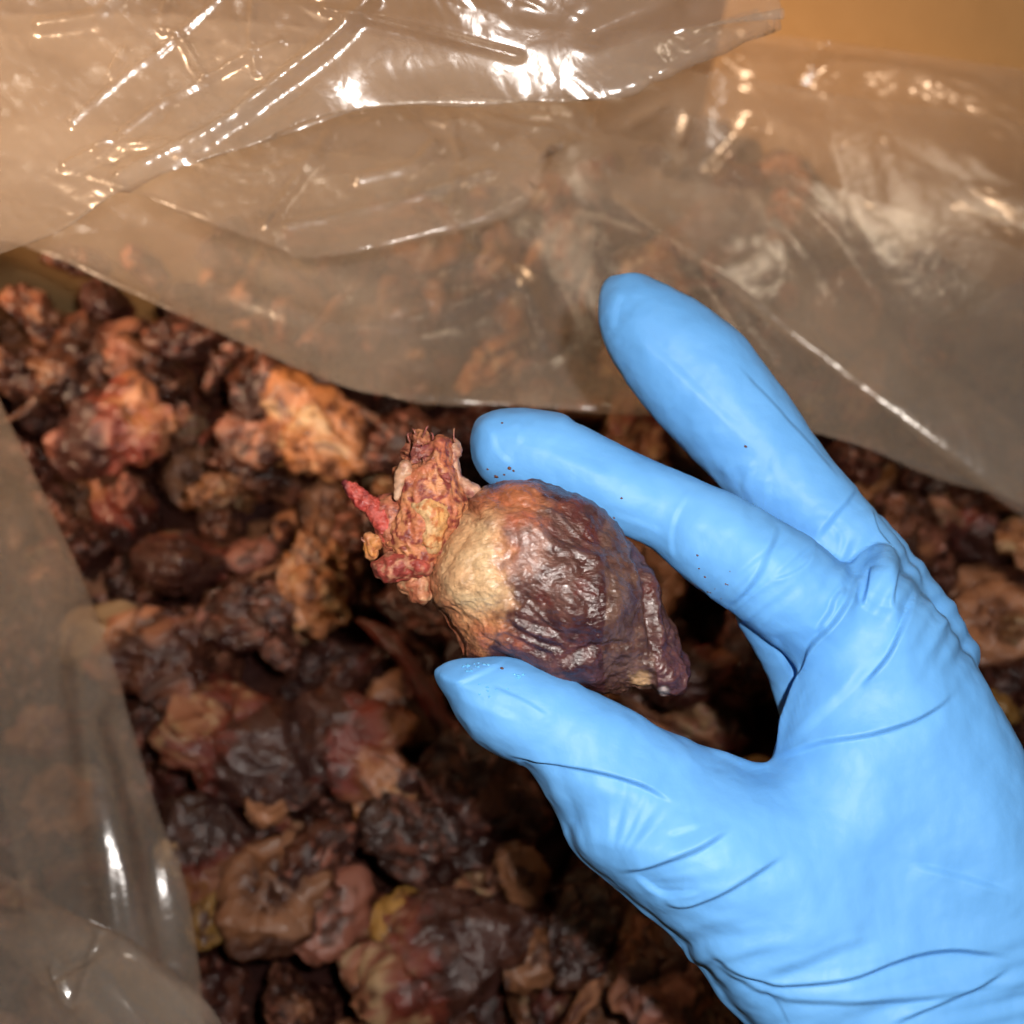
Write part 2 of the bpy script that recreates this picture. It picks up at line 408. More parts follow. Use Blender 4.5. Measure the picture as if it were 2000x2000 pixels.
def lobes(U, cs, rs, k=9.0, core=0.55):
    """radius of a lump made of soft overlapping balls"""
    acc = np.exp(k * core) * np.ones(len(U))
    for c, r in zip(cs, rs):
        b = U @ c; disc = b * b - c @ c + r * r
        rad = np.where(disc > 0, b + np.sqrt(np.maximum(disc, 0)), 0); acc += np.exp(k * np.clip(rad, 0, 3))
    return np.log(acc) / k
def piece_mesh(kind, seed, base=ICO5):
    U, F = base; r = np.random.RandomState(seed); o = r.rand(3) * 60
    n1 = fbm(U * 1.4 + o, 3); n2 = ridged(U * 3.4 + o + 5, 3, 0.5) - 0.5; n3 = fbm(U * 6 + o + 9, 3); lob = fbm(U * 2.2 + o + 31, 2)
    wr = ridged(np.c_[U[:, 0] * 2.2, U[:, 1] * 6.5, U[:, 2] * 6.5] + o + 77, 3) - 0.5
    def rl(n, reach, rmin, rmax):
        c = r.normal(size=(n, 3)); c /= np.linalg.norm(c, axis=1)[:, None]; return c * (reach * (0.6 + 0.4 * r.rand(n)))[:, None], rmin + (rmax - rmin) * r.rand(n)
    s = 0.5 + 0.5 * U[:, 0]
    if kind == 'heart':
        cs, rs = rl(4, 0.40, 0.52, 0.66)
        cs = np.vstack([cs * [0.6, 1, 1], [[-0.45, 0.05, 0]], [[0.55, 0.45, 0.25]], [[0.55, -0.42, 0.2]], [[0.85, 0.1 * r.randn(), 0.2]], [[0.95, -0.3, -0.1 + 0.2 * r.randn()]]]); rs = np.r_[rs, 0.45, 0.42, 0.40, 0.26, 0.2]
        V = U * (lobes(U, cs, rs, 10.0) + 0.035 * wr + 0.03 * n3 + 0.03 * n1)[:, None]; V[:, 0] *= 1.2
        fat = sstep(0.64, 0.90, s + 0.26 * n1 + 0.12 * n3) * 0.92; edge = np.clip(sstep(0.46, 0.66, s + 0.26 * n1 + 0.12 * n3) - fat, 0, 1)
        c = lerp(MAROON, PURPLE, np.clip(0.4 + 0.9 * lob, 0, 1)); c = c * (1 - edge[:, None]) + np.array(RED) * edge[:, None]
        fc = lerp(lerp(TAN, PINK, np.clip(0.5 + lob, 0, 1)), CREAM if seed % 2 else ORANGE, sstep(0.0, 0.5, n3 + 0.5 * lob)); c = c * (1 - fat[:, None]) + fc * fat[:, None]
        sp = sstep(0.42, 0.62, fbm(U * 3.4 + o + 70, 3)); c = c * (1 - sp[:, None]) + np.array(BROWN) * sp[:, None]
    elif kind == 'dark':
        cs, rs = rl(6, 0.5, 0.35, 0.6); V = U * (lobes(U, cs, rs, 11.0) + 0.05 * wr + 0.03 * n3)[:, None] * np.array([1.25, 0.9, 0.8])
        c = lerp(MAROON, BROWN, sstep(-0.2, 0.6, lob)); sp = sstep(0.38, 0.62, n3 + 0.6 * n1); c = c * (1 - sp[:, None]) + np.array(PINK) * 0.8 * sp[:, None]
    elif kind == 'fat':
        cs, rs = rl(6, 0.55, 0.34, 0.52); V = U * (lobes(U, cs, rs, 12.0) + 0.03 * n3 + 0.02 * wr)[:, None] * np.array([1.2, 0.95, 0.85])
        c = lerp(ORANGE, TAN, sstep(-0.3, 0.3, n1)); c = lerp(c, CREAM, sstep(0.1, 0.6, lob)); sp = sstep(0.15, 0.5, n3 + 0.4 * n1); c = c * (1 - sp[:, None]) + np.array(BROWN) * sp[:, None]
    elif kind == 'gnarled':
        cs, rs = rl(9, 0.66, 0.30, 0.46); rad = lobes(U, cs, rs, 9.0, 0.5); V = U * (rad + 0.04 * n3 + 0.05 * wr)[:, None] * np.array([1.25, 1.0, 0.85])
        hi = sstep(0.62, 0.95, rad); c = lerp(MAROON, BROWN, np.clip(0.5 + lob, 0, 1)); c = lerp(c, lerp(TAN, PINK, np.clip(0.5 + n1, 0, 1)), hi * sstep(-0.35, 0.25, lob + 0.5 * n3))
    elif kind == 'cup':
        t = sstep(0.50, 0.86, U[:, 2]); rad = 1 + 0.10 * n1 + 0.03 * n3 - 0.58 * t + 0.34 * t * sstep(-0.2, 0.7, ridged(np.c_[U[:, 0] * 3.2, U[:, 1] * 1.6, U[:, 2]] + o, 2) - 0.3)
        V = U * rad[:, None] * np.array([1.0, 0.95, 0.85]); rim = sstep(0.25, 0.45, U[:, 2]) * (1 - sstep(0.62, 0.8, U[:, 2]))
        c = lerp(BROWN, TAN, np.clip(rim * 0.8 + 0.25 * lob + 0.6 * t * sstep(0.55, 0.85, rad), 0, 1))
    elif kind == 'strip':
        x = U[:, 0]; tw = 0.75 + 0.25 * perlin(np.stack([x * 2 + o[0], x * 0, x * 0], 1)); V = U.copy() * (1 + 0.08 * wr[:, None] + 0.06 * n3[:, None]); V[:, 0] *= 2.3
        V[:, 1] = V[:, 1] * 0.36 * tw + 0.45 * np.sin(x * (1.6 + r.rand()) + o[1]); V[:, 2] = V[:, 2] * 0.28 + 0.25 * np.cos(x * 1.3 + o[2])
        c = lerp(BROWN, TAN if seed % 2 else RED, sstep(-0.3, 0.4, n1 + 0.5 * n3))
    else:
        cs, rs = rl(4, 0.35, 0.5, 0.7); V = U * (lobes(U, cs, rs, 9.0) + 0.03 * n1 + 0.015 * n3)[:, None] * np.array([1.2, 0.9, 0.8])
        b0 = (YELLOW, CREAM, TAN, PINK)[seed % 4]; c = lerp(b0, BROWN, sstep(0.2, 0.6, n1 + 0.4 * n3))
    if kind:
        wa = {'nugget': 0.18, 'strip': 0.12, 'heart': 0.15, 'cup': 0.12}.get(kind, 0.20)
        V = V + wa * np.c_[fbm(V * 2.3 + o, 2), fbm(V * 2.3 + o + 21, 2), fbm(V * 2.3 + o + 43, 2)]
        N_ = vnormals(V, F); fr_ = {'nugget': 0.8, 'strip': 0.5, 'heart': 0.7}.get(kind, 1.0)
        V = V + N_ * (fr_ * (0.050 * (ridged(np.c_[V[:, 0] * 1.6, V[:, 1] * 3.6, V[:, 2] * 3.6] + o + 3, 3) - 0.6) + 0.018 * fbm(V * 8 + o, 2)))[:, None]
    V = V / np.abs(V).max() * {'strip': 2.3, 'heart': 1.35}.get(kind, 1.2)
    return mesh_data(kind, V, F, M_PILE, np.clip(c, 0.004, 1))
PROTO = {k: [piece_mesh(k, 11 + 7 * i + 100 * j, ICO4 if k in ('nugget', 'strip') else ICO5) for i in range(n)]
         for j, (k, n) in enumerate((('heart', 6), ('dark', 5), ('fat', 4), ('gnarled', 5), ('cup', 2), ('strip', 4), ('nugget', 4)))}
NAMES = {'heart': 'dried_heart', 'dark': 'dried_meat_lump', 'fat': 'dried_fat_lump', 'gnarled': 'gnarled_tissue_lump', 'cup': 'opened_dried_heart', 'strip': 'dried_vessel_strip', 'nugget': 'dried_fat_nugget'}

rng = random.Random(5)
def inbox(x, y, m=0.0):
    for (a, b) in zip(box_pts, box_pts[1:] + box_pts[:1]):
        a = np.array(a); b = np.array(b); d = (b - a) / np.linalg.norm(b - a); n = np.array([d[1], -d[0]])
        if n @ (np.array([x, y]) - a) < m: return False
    return True
# bed: the mass of hearts below
bx = np.linspace(-0.36, 0.50, 95); by = np.linspace(-0.32, 0.50, 95); BX, BY = np.meshgrid(bx, by, indexing='ij')
q = np.stack([BX.ravel(), BY.ravel(), BX.ravel() * 0], 1)
bz = -0.075 + 0.012 * fbm(q * 28, 4) + 0.006 * ridged(q * 60, 2)
idx = np.arange(95 * 95).reshape(95, 95); bf = np.stack([idx[:-1, :-1].ravel(), idx[1:, :-1].ravel(), idx[1:, 1:].ravel(), idx[:-1, 1:].ravel()], 1)
keep = np.array([inbox(x, y, 0.004) for x, y in q[:, :2]])
bf = bf[keep[bf].all(1)]
bed = link('deep_pile', mesh_data('deep_pile', np.stack([q[:, 0], q[:, 1], bz], 1), bf, M_BED, lerp(MAROON, BROWN, sstep(-0.3, 0.5, fbm(q * 40 + 3, 3)))))
tag(bed, 'dark mass of dried hearts deep in the bin', 'meat pile', kind='stuff')

pieces = []                                                    # (object, kind, label or None)
def place(kind, var, x, y, z, size, rot, label=None, flat=1.0):
    me = PROTO[kind][var % len(PROTO[kind])]
    o = link(NAMES[kind], me, (x, y, z)); o.scale = (size * 1.06, size, size * 0.78); o.rotation_euler = rot
    pieces.append([o, kind, label]); return o
taken = []
def R3(): return (rng.uniform(0, 6.28), rng.uniform(0, 6.28), rng.uniform(0, 6.28))
# the pieces that stand out in the photograph: kind, variant, pixel, size in metres, heading in degrees, label
D = math.radians
spot = [
 ('heart', 1, 215, 855, 0.0245, (0.3, -0.2, D(20)), 'plum heart with cream and red end at the left edge, under the film corner'),
 ('gnarled', 0, 175, 705, 0.024, (0.2, 0.3, 1.0), 'knobbly tan tissue at the far left edge, highest below the plastic film'),
 ('gnarled', 1, 295, 740, 0.023, (0.6, 0.1, 2.0), 'pinkish brown knobbly tissue right of the knobbly tan tissue at the far left'),
 ('dark', 0, 385, 665, 0.021, (0.1, 0.5, 0.4), 'reddish brown lump touching the lower rim of the film, far left'),
 ('fat', 0, 610, 840, 0.0300, (0.2, 0.1, D(-35)), 'largest orange fat lump, up and left of the held heart'),
 ('dark', 1, 545, 750, 0.024, (0.5, 0.2, 1.4), 'charcoal brown lump with grey sheen just above the largest orange fat lump'),
 ('gnarled', 2, 480, 880, 0.017, (0.4, 0.1, 0.3), 'small pink tan tissue joined to the left end of the orange fat lump'),
 ('fat', 1, 430, 965, 0.013, (0.4, 0.7, 0.3), 'small orange fat cluster left of the red vessel tip of the held heart'),
 ('heart', 0, 365, 1110, 0.024, (0.4, 1.1, D(100)), 'almost black glossy heart with pale round end, left of the mustard nugget'),
 ('nugget', 0, 487, 1095, 0.0105, (0.3, 0.2, 0.5), 'smooth mustard yellow nugget right of the almost black heart'),
 ('fat', 2, 620, 1140, 0.0190, (0.1, 0.3, D(-50)), 'pale tan lobed fat lump below the torn end of the held heart'),
 ('strip', 0, 560, 1070, 0.0125, (0.2, 0.3, D(60)), 'grey sinew strip lying beside the mustard nugget'),
 ('nugget', 2, 225, 1235, 0.019, (0.2, 0.3, 0.5), 'tan rounded lump touching the left plastic film edge'),
 ('gnarled', 3, 325, 1300, 0.0290, (0.15, 0.2, D(15)), 'large gnarled tan tissue with pale curled rim, beside the left film'),
 ('dark', 2, 490, 1200, 0.021, (0.2, 0.1, D(-10)), 'long red brown lump between the gnarled tan tissue and the pale lobed fat'),
 ('heart', 2, 470, 1465, 0.0265, (0.3, 0.1, D(150)), 'purple brown heart with orange shoulder, left of the pair in mid pile'),
 ('heart', 5, 670, 1440, 0.0260, (0.2, -0.2, D(-25)), 'tan and grey heart with small dark hole, right of the pair in mid pile'),
 ('nugget', 1, 540, 1555, 0.0125, (0.2, 0.1, 0.8), 'small round beige knob below the pair of hearts in mid pile'),
 ('heart', 3, 395, 1660, 0.0235, (0.1, 0.5, D(-60)), 'brown heart with a tan ear, nearest to the streaked left film'),
 ('cup', 0, 545, 1745, 0.0215, (-0.25, 0.1, D(30)), 'opened walnut-like heart with folded tan hollow facing up'),
 ('nugget', 0, 655, 1800, 0.0180, (0.2, 0.2, D(65)), 'long mustard tan nugget leaning right of the opened heart'),
 ('nugget', 3, 410, 1790, 0.0110, (0.2, 0.2, D(75)), 'small lilac grey knob left of the opened heart'),
 ('heart', 4, 870, 1850, 0.0300, (0.3, 0.3, D(195)), 'big pinkish heart with cream lobes at the bottom of the picture'),
 ('nugget', 3, 800, 1790, 0.0145, (0.1, 0.5, D(30)), 'pale pink cream lobe on top of the big pinkish heart'),
 ('nugget', 1, 850, 1890, 0.0130, (0.1, 0.2, D(-55)), 'creamy oval lobe against the lower flank of the big pinkish heart'),
 ('nugget', 1, 1015, 1705, 0.0125, (0.1, 0.6, D(-70)), 'pale cream chip standing alone between thumb and big pinkish heart'),
 ('nugget', 1, 1045, 1880, 0.0140, (0.1, 0.6, D(20)), 'beige pebble-like knob right of the big pinkish heart'),
 ('dark', 3, 950, 1560, 0.0260, (0.2, 0.6, D(-50)), 'long grey brown lump just left of the base of the thumb'),
 ('dark', 4, 830, 1640, 0.0240, (0.2, 0.3, D(-20)), 'reddish brown lump with orange patch below the mid pile pair'),
 ('fat', 3, 770, 1580, 0.0150, (0.2, 0.3, D(-30)), 'red orange fat scrap below the tan and grey heart'),
 ('strip', 1, 830, 1350, 0.0170, (0.1, 0.2, D(-35)), 'thin red brown sinew running toward the tip of the thumb'),
 ('gnarled', 4, 1310, 1900, 0.0250, (0.2, 0.3, D(40)), 'maroon wrinkled tissue by the wrist at the bottom of the picture'),
 ('dark', 0, 1150, 1800, 0.0230, (0.2, 0.3, D(60)), 'dark maroon lump left of the wrinkled tissue by the wrist'),
 ('strip', 2, 1130, 1940, 0.0130, (0.2, 0.3, D(70)), 'short upright tan sinew at the bottom, between beige knob and wrist'),
 ('dark', 1, 640, 1680, 0.020, (0.9, 0.3, D(60)), 'greyish brown wrinkled lump up and right of the opened heart'),
]
for k, v, px, py, s, rot, lab in spot:
    g = ground(px, py, 0.006); taken.append((g[0], g[1], s))
    place(k, v, g[0], g[1], 0.004 + rng.uniform(0, 0.006), s, rot, lab)
# the rest of the top layer, packed between them
kinds = ['heart'] * 6 + ['dark'] * 9 + ['gnarled'] * 5 + ['fat'] * 1 + ['cup'] * 2 + ['strip'] * 1
def fill(n, lo, hi, zlo, zhi, packing, kinds):
    made = 0
    for t in range(n * 60):
        if made >= n: break
        x = rng.uniform(-0.33, 0.42); y = rng.uniform(-0.10, 0.46); s = rng.uniform(lo, hi)
        if not inbox(x, y, s * 0.8): continue
        if any((x - a) ** 2 + (y - b) ** 2 < (packing * (s + c)) ** 2 for a, b, c in taken): continue
        taken.append((x, y, s)); k = rng.choice(kinds)
        place(k, rng.randrange(9), x, y, rng.uniform(zlo, zhi), s, R3() if k not in ('cup',) else (rng.uniform(-.4, .4), rng.uniform(-.4, .4), rng.uniform(0, 6.28))); made += 1
fill(185, 0.014, 0.025, -0.012, 0.004, 0.86, kinds)
taken = [t for t in taken if t[2] < 0.0]
low = []
fill(230, 0.016, 0.024, -0.050, -0.032, 0.80, kinds)
taken = []
fill(230, 0.016, 0.024, -0.066, -0.052, 0.80, kinds)
taken = []
fill(150, 0.006, 0.0115, -0.012, 0.012, 1.9, ['nugget', 'nugget', 'fat', 'gnarled', 'strip', 'dark', 'dark'])

# ------------------------------------------------------------------ the gloved hand
def CZ(px, py, zmm): return C(px, py, D0 - zmm / 1000.0)
def section(a, b, zmm):
    """one cross-section of a finger: its two edges in the photo and its height above the heart's plane (mm)"""
    p = CZ((a[0] + b[0]) / 2, (a[1] + b[1]) / 2, zmm); r = math.hypot(a[0] - b[0], a[1] - b[1]) / 2 / FPX * (D0 - zmm / 1000.0)
    return [*p, r]
def dot(px, py, rpx, zmm): return [*CZ(px, py, zmm), rpx / FPX * (D0 - zmm / 1000.0)]
H_ = 0.0006
fld = Field((-0.024, -0.150, -D0 - 0.050), (0.136, 0.060, -D0 + 0.044), H_)
# palm and back of the hand
palm_px = [(1330, 1475), (1400, 1480), (1455, 1500), (1508, 1492), (1530, 1425), (1556, 1340), (1590, 1255), (1625, 1180), (1665, 1115), (1710, 1075), (1752, 1085), (1791, 1135), (1843, 1190),
           (1888, 1258), (1945, 1350), (2000, 1470), (2040, 1620), (2070, 1800), (2090, 2010), (2085, 2190), (1800, 2260), (1640, 2150), (1505, 2004), (1418, 1915), (1304, 1781), (1172, 1672), (1110, 1600), (1150, 1530), (1240, 1480)]
palm = [CZ(x, y, 2)[:2] for x, y in palm_px]
palm_s = catmull(palm + palm[:1], 160)[:-1]
def palm_z(X, Y):
    px = 1000 + X / D0 * FPX; py = 1000 - Y / D0 * FPX
    return (-D0 + 0.001 * (1 + 7 * sstep(1150, 2000, py) + 5 * sstep(1700, 1250, px) * sstep(1400, 1600, py) - 5 * sstep(1500, 1950, px) * sstep(1700, 1200, py))).astype(np.float32)
fld.f = fld.inflate(palm_s, palm_z, 0.0165, 0.021, 2.0)
# thenar swelling and thumb
g = fld.fresh()
fld.tube([dot(1240, 1560, 95, 8), dot(1330, 1610, 118, 9), dot(1450, 1700, 140, 9), dot(1580, 1840, 150, 9), dot(1720, 2000, 160, 9)], 0.85, into=g)
fld.join(g, 0.014)
g = fld.fresh()
fld.tube([section((1000, 1300), (950, 1432), 9), section((1052, 1306), (975, 1474), 9), section((1139, 1343), (1048, 1515), 9),
          section((1242, 1392), (1120, 1605), 8), section((1330, 1440), (1190, 1680), 8)], 0.88, into=g)
fld.join(g, 0.004)
tip = [(848, 1308), (872, 1294), (911, 1284), (960, 1282), (1010, 1290), (1056, 1306), (1120, 1334), (1130, 1400), (1090, 1470), (1030, 1486), (1000, 1484), (968, 1470), (932, 1444), (900, 1402), (874, 1364), (852, 1328)]
g = fld.inflate(catmull([CZ(x, y, 9)[:2] for x, y in tip + tip[:1]], 90)[:-1], -D0 + 0.009, 0.0092, 0.0100, 2.0)
fld.join(g, 0.0025)
# middle finger, then the ring and little knuckles behind
g = fld.fresh()
fld.tube([dot(1222, 594, 40, -27), section((1174, 600), (1268, 556), -27), section((1180, 668), (1330, 590), -26), section((1208, 722), (1392, 628), -25), section((1262, 795), (1462, 680), -24), section((1340, 872), (1545, 790), -22), section((1420, 950), (1612, 884), -19),
          section((1500, 1020), (1668, 950), -16), dot(1650, 1070, 92, -13), dot(1720, 1180, 95, -11)], 0.9, into=g)
fld.tube([dot(1690, 1060, 62, -19), dot(1715, 1085, 56, -18), dot(1760, 1180, 80, -14)], 1.0, into=g)
fld.tube([dot(1790, 1190, 62, -14), dot(1830, 1280, 78, -10)], 1.0, into=g)
fld.join(g, 0.003)
# index finger
g = fld.fresh()
fld.tube([section((1010, 812), (985, 940), -9), section((1050, 806), (1010, 955), -9), section((1130, 827), (1085, 985), -8), section((1242, 880), (1180, 1030), -7), section((1346, 929), (1290, 1080), -6),
          section((1440, 970), (1345, 1140), -4), section((1530, 1018), (1425, 1196), -2), section((1605, 1066), (1480, 1240), -1), dot(1620, 1215, 105, 0), dot(1700, 1330, 110, 0)], 0.92, into=g)
fld.tube([dot(1520, 1190, 86, -9), dot(1560, 1280, 72, -13), dot(1592, 1370, 72, -15), dot(1640, 1470, 80, -14)], 0.8, into=g)
fld.join(g, 0.0022)
tip = [(918, 858), (924, 830), (940, 813), (983, 800), (1056, 807), (1110, 822), (1120, 900), (1085, 975), (1000, 958), (955, 940), (932, 915), (920, 888)]
g = fld.inflate(catmull([CZ(x, y, -9)[:2] for x, y in tip + tip[:1]], 90)[:-1], -D0 - 0.009, 0.0078, 0.0088, 2.0)
fld.join(g, 0.0025)
fld.blur(2)
HV, HF = fld.mesh()
def subdivide(V, F):
    E = np.sort(np.vstack([F[:, [0, 1]], F[:, [1, 2]], F[:, [2, 3]], F[:, [3, 0]]]), 1); key = E[:, 0] * len(V) + E[:, 1]
    uq, first, inv = np.unique(key, return_index=True, return_inverse=True); n = len(F); inv = inv.ravel()
    em = 0.5 * (V[E[first, 0]] + V[E[first, 1]]); fm = V[F].mean(1)
    e = (len(V) + inv).reshape(4, n); f = len(V) + len(em) + np.arange(n)
    V2 = np.vstack([V, em, fm]); Q = [np.stack([F[:, k], e[k], f, e[k - 1]], 1) for k in range(4)]
    Q = np.vstack(Q); acc = np.zeros_like(V2); cnt = np.zeros(len(V2))
    for k in range(4):
        for j in range(3): acc[:, j] += np.bincount(Q[:, k], V2[Q[:, (k + 1) % 4], j] + V2[Q[:, k - 1], j], len(V2))
        cnt += 2 * np.bincount(Q[:, k], minlength=len(V2))
    return 0.5 * V2 + 0.5 * acc / np.maximum(cnt, 1)[:, None], Q
HV, HF = subdivide(HV, HF)
HN = vnormals(HV, HF)
hp = pix(HV); face = sstep(-0.15, 0.35, HN @ np.array([0, 0, 1.0]))
disp = 0.00065 * fbm(HV * 50, 3) + 0.00010 * fbm(HV * 220, 2)
# folds and creases of the glove: polyline in the photo, groove depth mm, width px, ridge height mm, ridge side
creases = [
 ([(945, 812), (962, 845), (972, 880), (1005, 908)], .2, 8, .1, 1),
 ([(1000, 868), (1070, 878), (1150, 905), (1210, 930)], .2, 16, .15, 1),
 ([(1012, 815), (1020, 840), (1015, 870)], .2, 9, .12, 1),
 ([(1010, 1486), (1030, 1520), (1060, 1560)], .5, 6, .3, 1),
 ([(1195, 1000), (1250, 1020), (1300, 1040)], .15, 7, .1, 1),
 ([(1350, 958), (1322, 1005), (1311, 1049), (1318, 1100)], .25, 6, .1, 1),
 ([(1526, 1015), (1505, 1070), (1482, 1120), (1433, 1188)], .55, 9, .35, 1),
 ([(1592, 1066), (1577, 1098), (1545, 1120), (1505, 1135)], .40, 5, .15, -1),
 ([(1688, 1112), (1670, 1136), (1655, 1170), (1626, 1217), (1583, 1263), (1565, 1306), (1548, 1347), (1525, 1415), (1507, 1487)], .95, 6, .75, -1),
 ([(1651, 1142), (1630, 1170), (1620, 1198), (1592, 1235)], .65, 6, .45, -1),
 ([(1701, 1105), (1696, 1148), (1678, 1190)], .75, 6, .5, -1),
 ([(1796, 1138), (1776, 1192), (1757, 1235), (1732, 1285), (1680, 1345)], .95, 6, .5, -1),
 ([(1765, 1100), (1752, 1145), (1742, 1190)], .7, 7, .4, 1),
 ([(1704, 990), (1716, 1034), (1750, 1088)], .8, 6, .35, 1),
 ([(1812, 1168), (1832, 1200), (1850, 1226)], .6, 7, .25, 1),
 ([(1682, 945), (1655, 980), (1625, 1015), (1592, 1056)], .7, 8, .4, 1),
 ([(1512, 1488), (1560, 1468), (1611, 1450), (1704, 1434), (1781, 1409), (1830, 1382), (1870, 1348)], .75, 7, .55, -1),
 ([(1530, 1478), (1600, 1400), (1660, 1340), (1700, 1290)], .35, 12, .2, -1),
 ([(1246, 612), (1262, 659), (1334, 730), (1400, 796), (1475, 866)], .30, 12, .28, 1),
 ([(1433, 706), (1498, 774), (1575, 855), (1652, 945)], .42, 6, .12, 1),
 ([(1400, 915), (1440, 900), (1480, 905)], .3, 12, .2, 1),
 ([(1440, 945), (1475, 930), (1510, 930)], .25, 12, .2, 1),
 ([(1219, 565), (1205, 605), (1197, 650)], .25, 9, .15, 1),
 ([(992, 1288), (933, 1317), (874, 1343)], .30, 5, .12, 1),
 ([(958, 1336), (1021, 1366), (1075, 1400)], .28, 5, .1, 1),
 ([(885, 1348), (930, 1372), (972, 1388), (1020, 1408)], .28, 10, .1, 1),
 ([(985, 1478), (1035, 1484), (1081, 1492), (1140, 1502), (1191, 1514), (1257, 1536), (1318, 1568)], .85, 5, .6, -1),
 ([(1205, 1702), (1230, 1700), (1262, 1695), (1295, 1684), (1367, 1657), (1432, 1616)], .75, 8, .7, -1),
 ([(1235, 1708), (1290, 1745), (1330, 1744), (1372, 1735)], .60, 6, .3, 1),
 ([(1286, 1756), (1334, 1771), (1389, 1755), (1460, 1717), (1535, 1668)], .65, 7, .5, -1),
 ([(1300, 1632), (1335, 1622), (1370, 1612)], .25, 9, .15, -1),
 ([(1368, 1840), (1427, 1888), (1498, 1918), (1553, 1925), (1663, 1909), (1773, 1871), (1844, 1857), (1888, 1857), (1990, 1872)], .90, 8, .8, -1),
 ([(1395, 1880), (1440, 1912), (1490, 1940), (1540, 1950)], .50, 8, .4, -1),
 ([(1488, 1904), (1570, 1880), (1660, 1845), (1720, 1838)], .45, 14, .3, -1),
 ([(1471, 1940), (1530, 1954), (1608, 1957), (1773, 1953), (1882, 1937), (1990, 1916)], .60, 9, .35, -1),
 ([(1735, 2004), (1828, 1964), (1888, 1938), (1980, 1890)], .65, 7, .5, -1),
 ([(1776, 1688), (1830, 1700), (1888, 1716), (1980, 1745)], .50, 10, .35, 1),
 ([(1490, 1930), (1520, 1965), (1545, 2005)], .30, 5, -.25, 1),
 ([(1505, 1245), (1535, 1290), (1550, 1335)], .45, 7, .2, 1),
]
for pl, A, w, B, sd_ in creases:
    pl = catmull(pl, 40); w = w * 1.3
    pad = 22 * w
    near = (hp[:, 0] > pl[:, 0].min() - pad) & (hp[:, 0] < pl[:, 0].max() + pad) & (hp[:, 1] > pl[:, 1].min() - pad) & (hp[:, 1] < pl[:, 1].max() + pad) & (face > 0)
    i = np.where(near)[0]
    d, t, s = seg_dist(hp[i], pl); s = s * sd_
    tap = sstep(0, 0.22, np.minimum(t, 1 - t)) ** 0.8
    up_ = sstep(-0.8 * w, 0.8 * w, s * d)
    dd = up_ * 1.5 * (abs(B) + 0.25 * A) * np.sign(B) * np.exp(-(np.maximum(s * d, 0) / (4.2 * w)) ** 1.3) - (1 - up_) * 0.6 * A * np.exp(-(d / (3.2 * w)) ** 2)
    disp[i] += 0.001 * dd * tap * face[i]
# soft tension waves running across the back of the hand and the thumb root
wv = perlin(np.stack([(HV[:, 0] * 0.45 - HV[:, 1] * 0.9) * 110, (HV[:, 0] * 0.9 + HV[:, 1] * 0.45) * 28, HV[:, 2] * 20], 1))
disp += 0.00055 * wv * sstep(1250, 1500, hp[:, 1])
rd = np.hypot(hp[:, 0] - 1180, hp[:, 1] - 1740); an = np.arctan2(hp[:, 1] - 1740, hp[:, 0] - 1180)      # pleats fanning out from the thumb root
disp += face * 0.00038 * perlin(np.stack([an * 7, rd * 0.0025, rd * 0], 1)) * sstep(60, 150, rd) * sstep(420, 180, rd)
jd, jt, js = seg_dist(hp, [(1430, 1195), (1600, 1060)]); disp += face * 0.0006 * perlin(np.stack([jd * 0.05, hp[:, 0] * 0.006, jt], 1)) * sstep(90, 20, jd)
jd, jt, js = seg_dist(hp, [(1660, 1110), (1800, 1150), (1870, 1230)]); disp += face * 0.0011 * perlin(np.stack([(hp[:, 0] + 0.5 * hp[:, 1]) * 0.028, hp[:, 1] * 0.004, jt], 1)) * sstep(120, 30, jd)
jd, jt, js = seg_dist(hp, [(1380, 1860), (1600, 1960), (2000, 1930)]); disp += face * 0.0008 * perlin(np.stack([hp[:, 0] * 0.004, hp[:, 1] * 0.03 + hp[:, 0] * 0.006, jt], 1)) * sstep(130, 30, jd)
HV = HV + HN * disp[:, None]
hand = world_obj('gloved_hand', HV, HF, M_GLOVE)
tag(hand, 'hand in a thin bright blue rubber glove pinching the dried heart', 'hand')

# ------------------------------------------------------------------ the held heart
body_px = [(915, 977), (955, 957), (986, 942), (1018, 935), (1057, 942), (1112, 969), (1171, 1005), (1230, 1056), (1254, 1099), (1277, 1146), (1309, 1209), (1325, 1264), (1340, 1307), (1336, 1335), (1309, 1351), (1269, 1343),
           (1222, 1343), (1183, 1345), (1132, 1342), (1073, 1328), (994, 1308), (930, 1290), (908, 1262), (896, 1237), (860, 1197), (843, 1154), (841, 1115), (858, 1067), (878, 1036), (896, 1015), (908, 993)]
def flat_xy(pts, z=0): return np.array([CZ(x, y, z)[:2] for x, y in pts])
def ragged(pts, z, n, amp, freq, seed):
    n = int(n * 1.6)
    P = catmull(list(pts) + [pts[0]], n + 1)[:-1]
    j = fbm(np.stack([P[:, 0] * freq + seed, P[:, 1] * freq, P[:, 0] * 0], 1), 4, 0.65); k = fbm(np.stack([P[:, 0] * freq, P[:, 1] * freq + seed, P[:, 0] * 0 + 4], 1), 4, 0.65)
    return flat_xy(P + amp * np.stack([j, k], 1), z)
heart = empty('dried_heart', to_world(CZ(1080, 1140, -18))); 
tag(heart, 'dried heart held up in the blue gloved fingers, cream fat patch and torn vessels', 'dried heart')
hb = Field(np.append(CZ(822, 1372, 0)[:2], -D0 - 0.024), np.append(CZ(1360, 915, 0)[:2], -D0 + 0.024), 0.00036)
def heart_H(X, Y):
    px = 1000 + X / D0 * FPX; py = 1000 - Y / D0 * FPX
    return (0.0185 - 0.0085 * sstep(1180, 1330, px + 0.5 * (py - 1150))).astype(np.float32)
